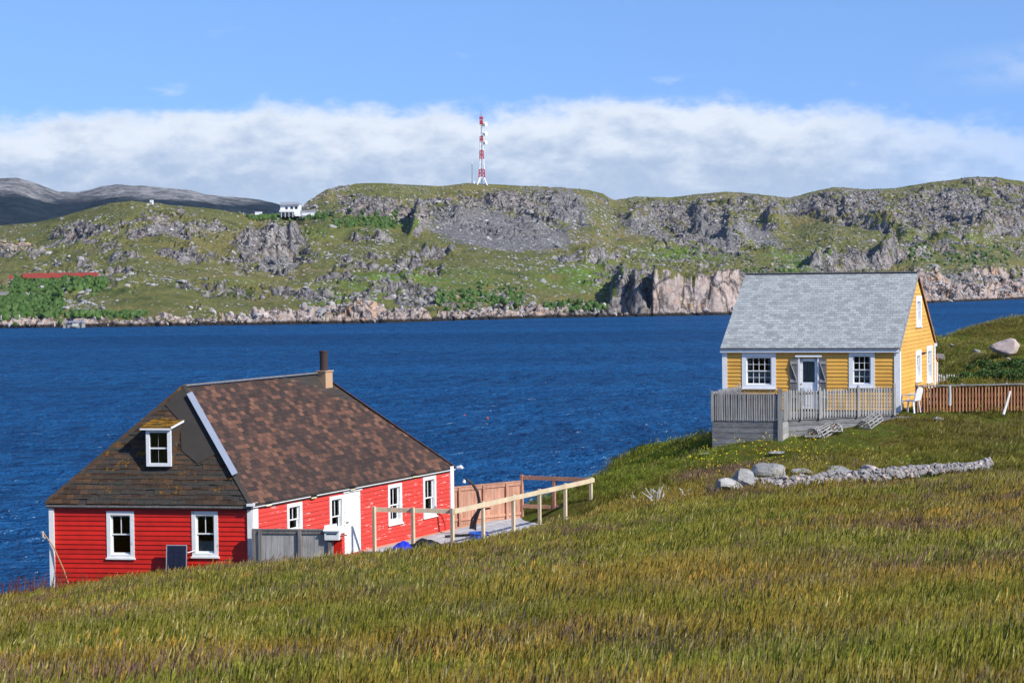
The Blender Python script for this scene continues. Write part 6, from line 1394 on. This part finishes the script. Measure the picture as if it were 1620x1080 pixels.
def shed(label, x0, x1, y0, y1_, Y, name='white_container', cat='container', roof=False):
    a = at(x0, y1_, Y); b = at(x1, y0, Y); t = thing(name, label, cat, tuple(a)); m = MB(); m.box(a.x, b.x, Y, Y+3, a.z-.8, b.z, None); m.build('box', M['tw_white'], t)
    m = MB(); m.box(a.x-.1, b.x+.1, Y-.12, Y+3.1, b.z+.01, b.z+.18); m.build('lid', M['tw_white'], t); m = MB(); m.box(a.x+.1, b.x-.1, Y-.05, Y-.01, a.z-.6, a.z+(b.z-a.z)*.35); m.build('lower_panel', M['steel'], t)
    return t
shed('white boxy container by itself left of the hill house', 403.5, 413.5, 335.5, 342.5, 955); shed('long white container just below the right end of the hill house', 478, 497, 336.5, 343, 955)
shed('tiny white hut on the crest of the left far hill', 237, 241, 317, 321, 925, 'white_hut', 'hut')
# red barrier fence with poles
fa = hill_at(36, 438); YF = fa.y-7; a = at(36, 438.5, YF-1); b = at(154, 437.5, min(hill_at(154, 440).y, hill_at(125, 440).y)-5); t = thing('red_barrier', 'long red mesh barrier with pale poles on the far bank', 'fence', tuple(a)); hgt = 6*YF/FPX
M['mesh_red'] = plain('red_mesh', (.50, .09, .07), .9, var=.5, sc=1.2)
m = MB(); n = 40
for k_ in range(n):
    p = a+(b-a)*(k_/n); q_ = a+(b-a)*((k_+.93)/n); sg = .12*math.sin(k_*.9); m.box(p.x, q_.x, p.y, p.y+.06, p.z-.3, p.z+hgt+sg)
m.build('netting', M['mesh_red'], t)
for k_ in range(7): x = 71+k_*12.8; p = at(x, 438, YF-1.2); m = MB(); m.box(p.x-.12, p.x+.12, p.y-.1, p.y+.1, p.z-.5, p.z+11*YF/FPX); m.build('pole', M['pale_rock'], t)
p = at(17, 440, YF-2); t = thing('red_board', 'little red board at the left end of the far red barrier', 'board', tuple(p)); m = MB(); m.box(p.x-.7, p.x+.7, p.y, p.y+.2, p.z-.3, p.z+1.3); m.build('panel', M['mesh_red'], t); m = MB(); m.box(p.x-.5, p.x-.3, p.y+.21, p.y+.4, p.z-1.2, p.z+1.2); m.build('leg', M['steel'], t)
# grey retaining wall and landing stage
p0 = hill_at(-20, 474); Yw = p0.y; a = at(-30, 472, Yw-1.5); b = at(12.5, 462, Yw-1.5); t = thing('retaining_wall', 'grey concrete wall end at the far left bank', 'wall', tuple(a)); m = MB(); m.box(a.x, b.x, a.y, a.y+1, a.z-1, b.z); m.build('wall_face', M['grey_rock'], t)
m = MB(); m.box(a.x-.1, b.x+.15, a.y-.1, a.y+1.1, b.z+.005, b.z+.25); m.build('coping', M['grey_rock'], t)
p = at(118, 517, 592); sc2 = 592/FPX; t = thing('landing_stage', 'small concrete and timber landing stage at the far waterline', 'landing stage', tuple(p)); f = lambda x, y, z: (p.x+x, 592+y, z)
m = MB(); m.box(-3.6, 2.2, 0, 5, -1, 1.3, f); m.build('block', M['pale_rock'], t); m = MB(); m.box(-2.4, 2.6, -.6, 4, 1.75, 2.1, f); m.build('roof_slab', M['metal_grey'], t)
for x in (-2.2, 0, 2.2): m = MB(); m.box(x-.15, x+.15, -.3, 0, .2, 1.75, f); m.build('post', M['dark_wood'], t)
m = MB(); m.prism([f(-.5, -1.8, .5), f(1.4, -1.8, .2), f(1.4, 0, 1.2), f(-.5, 0, 1.2)], (0, 0, .4)); m.build('ramp', M['pale_rock'], t)
# two small red buoys
for px, py, l_ in ((735, 658, 'red buoy floating left of the other one beyond the house'), (771, 662, 'red buoy floating right of the other one beyond the house')):
    d = ray(px, py); Yb_ = CAMZ/(-d.z)*d.y; p = at(px, py, Yb_); t = thing('buoy', l_, 'buoy', (p.x, p.y, 0), 'red buoys'); m = MB(); m.tube([p+ZUP*(-.15), p+ZUP*.0, p+ZUP*.12, p+ZUP*.2], [.06, .14, .12, .05], 10); m.build('float', M['mesh_red'], t); m = MB(); m.tube([p+ZUP*.18, p+ZUP*.3], .02, 6); m.build('stick', M['black'], t)
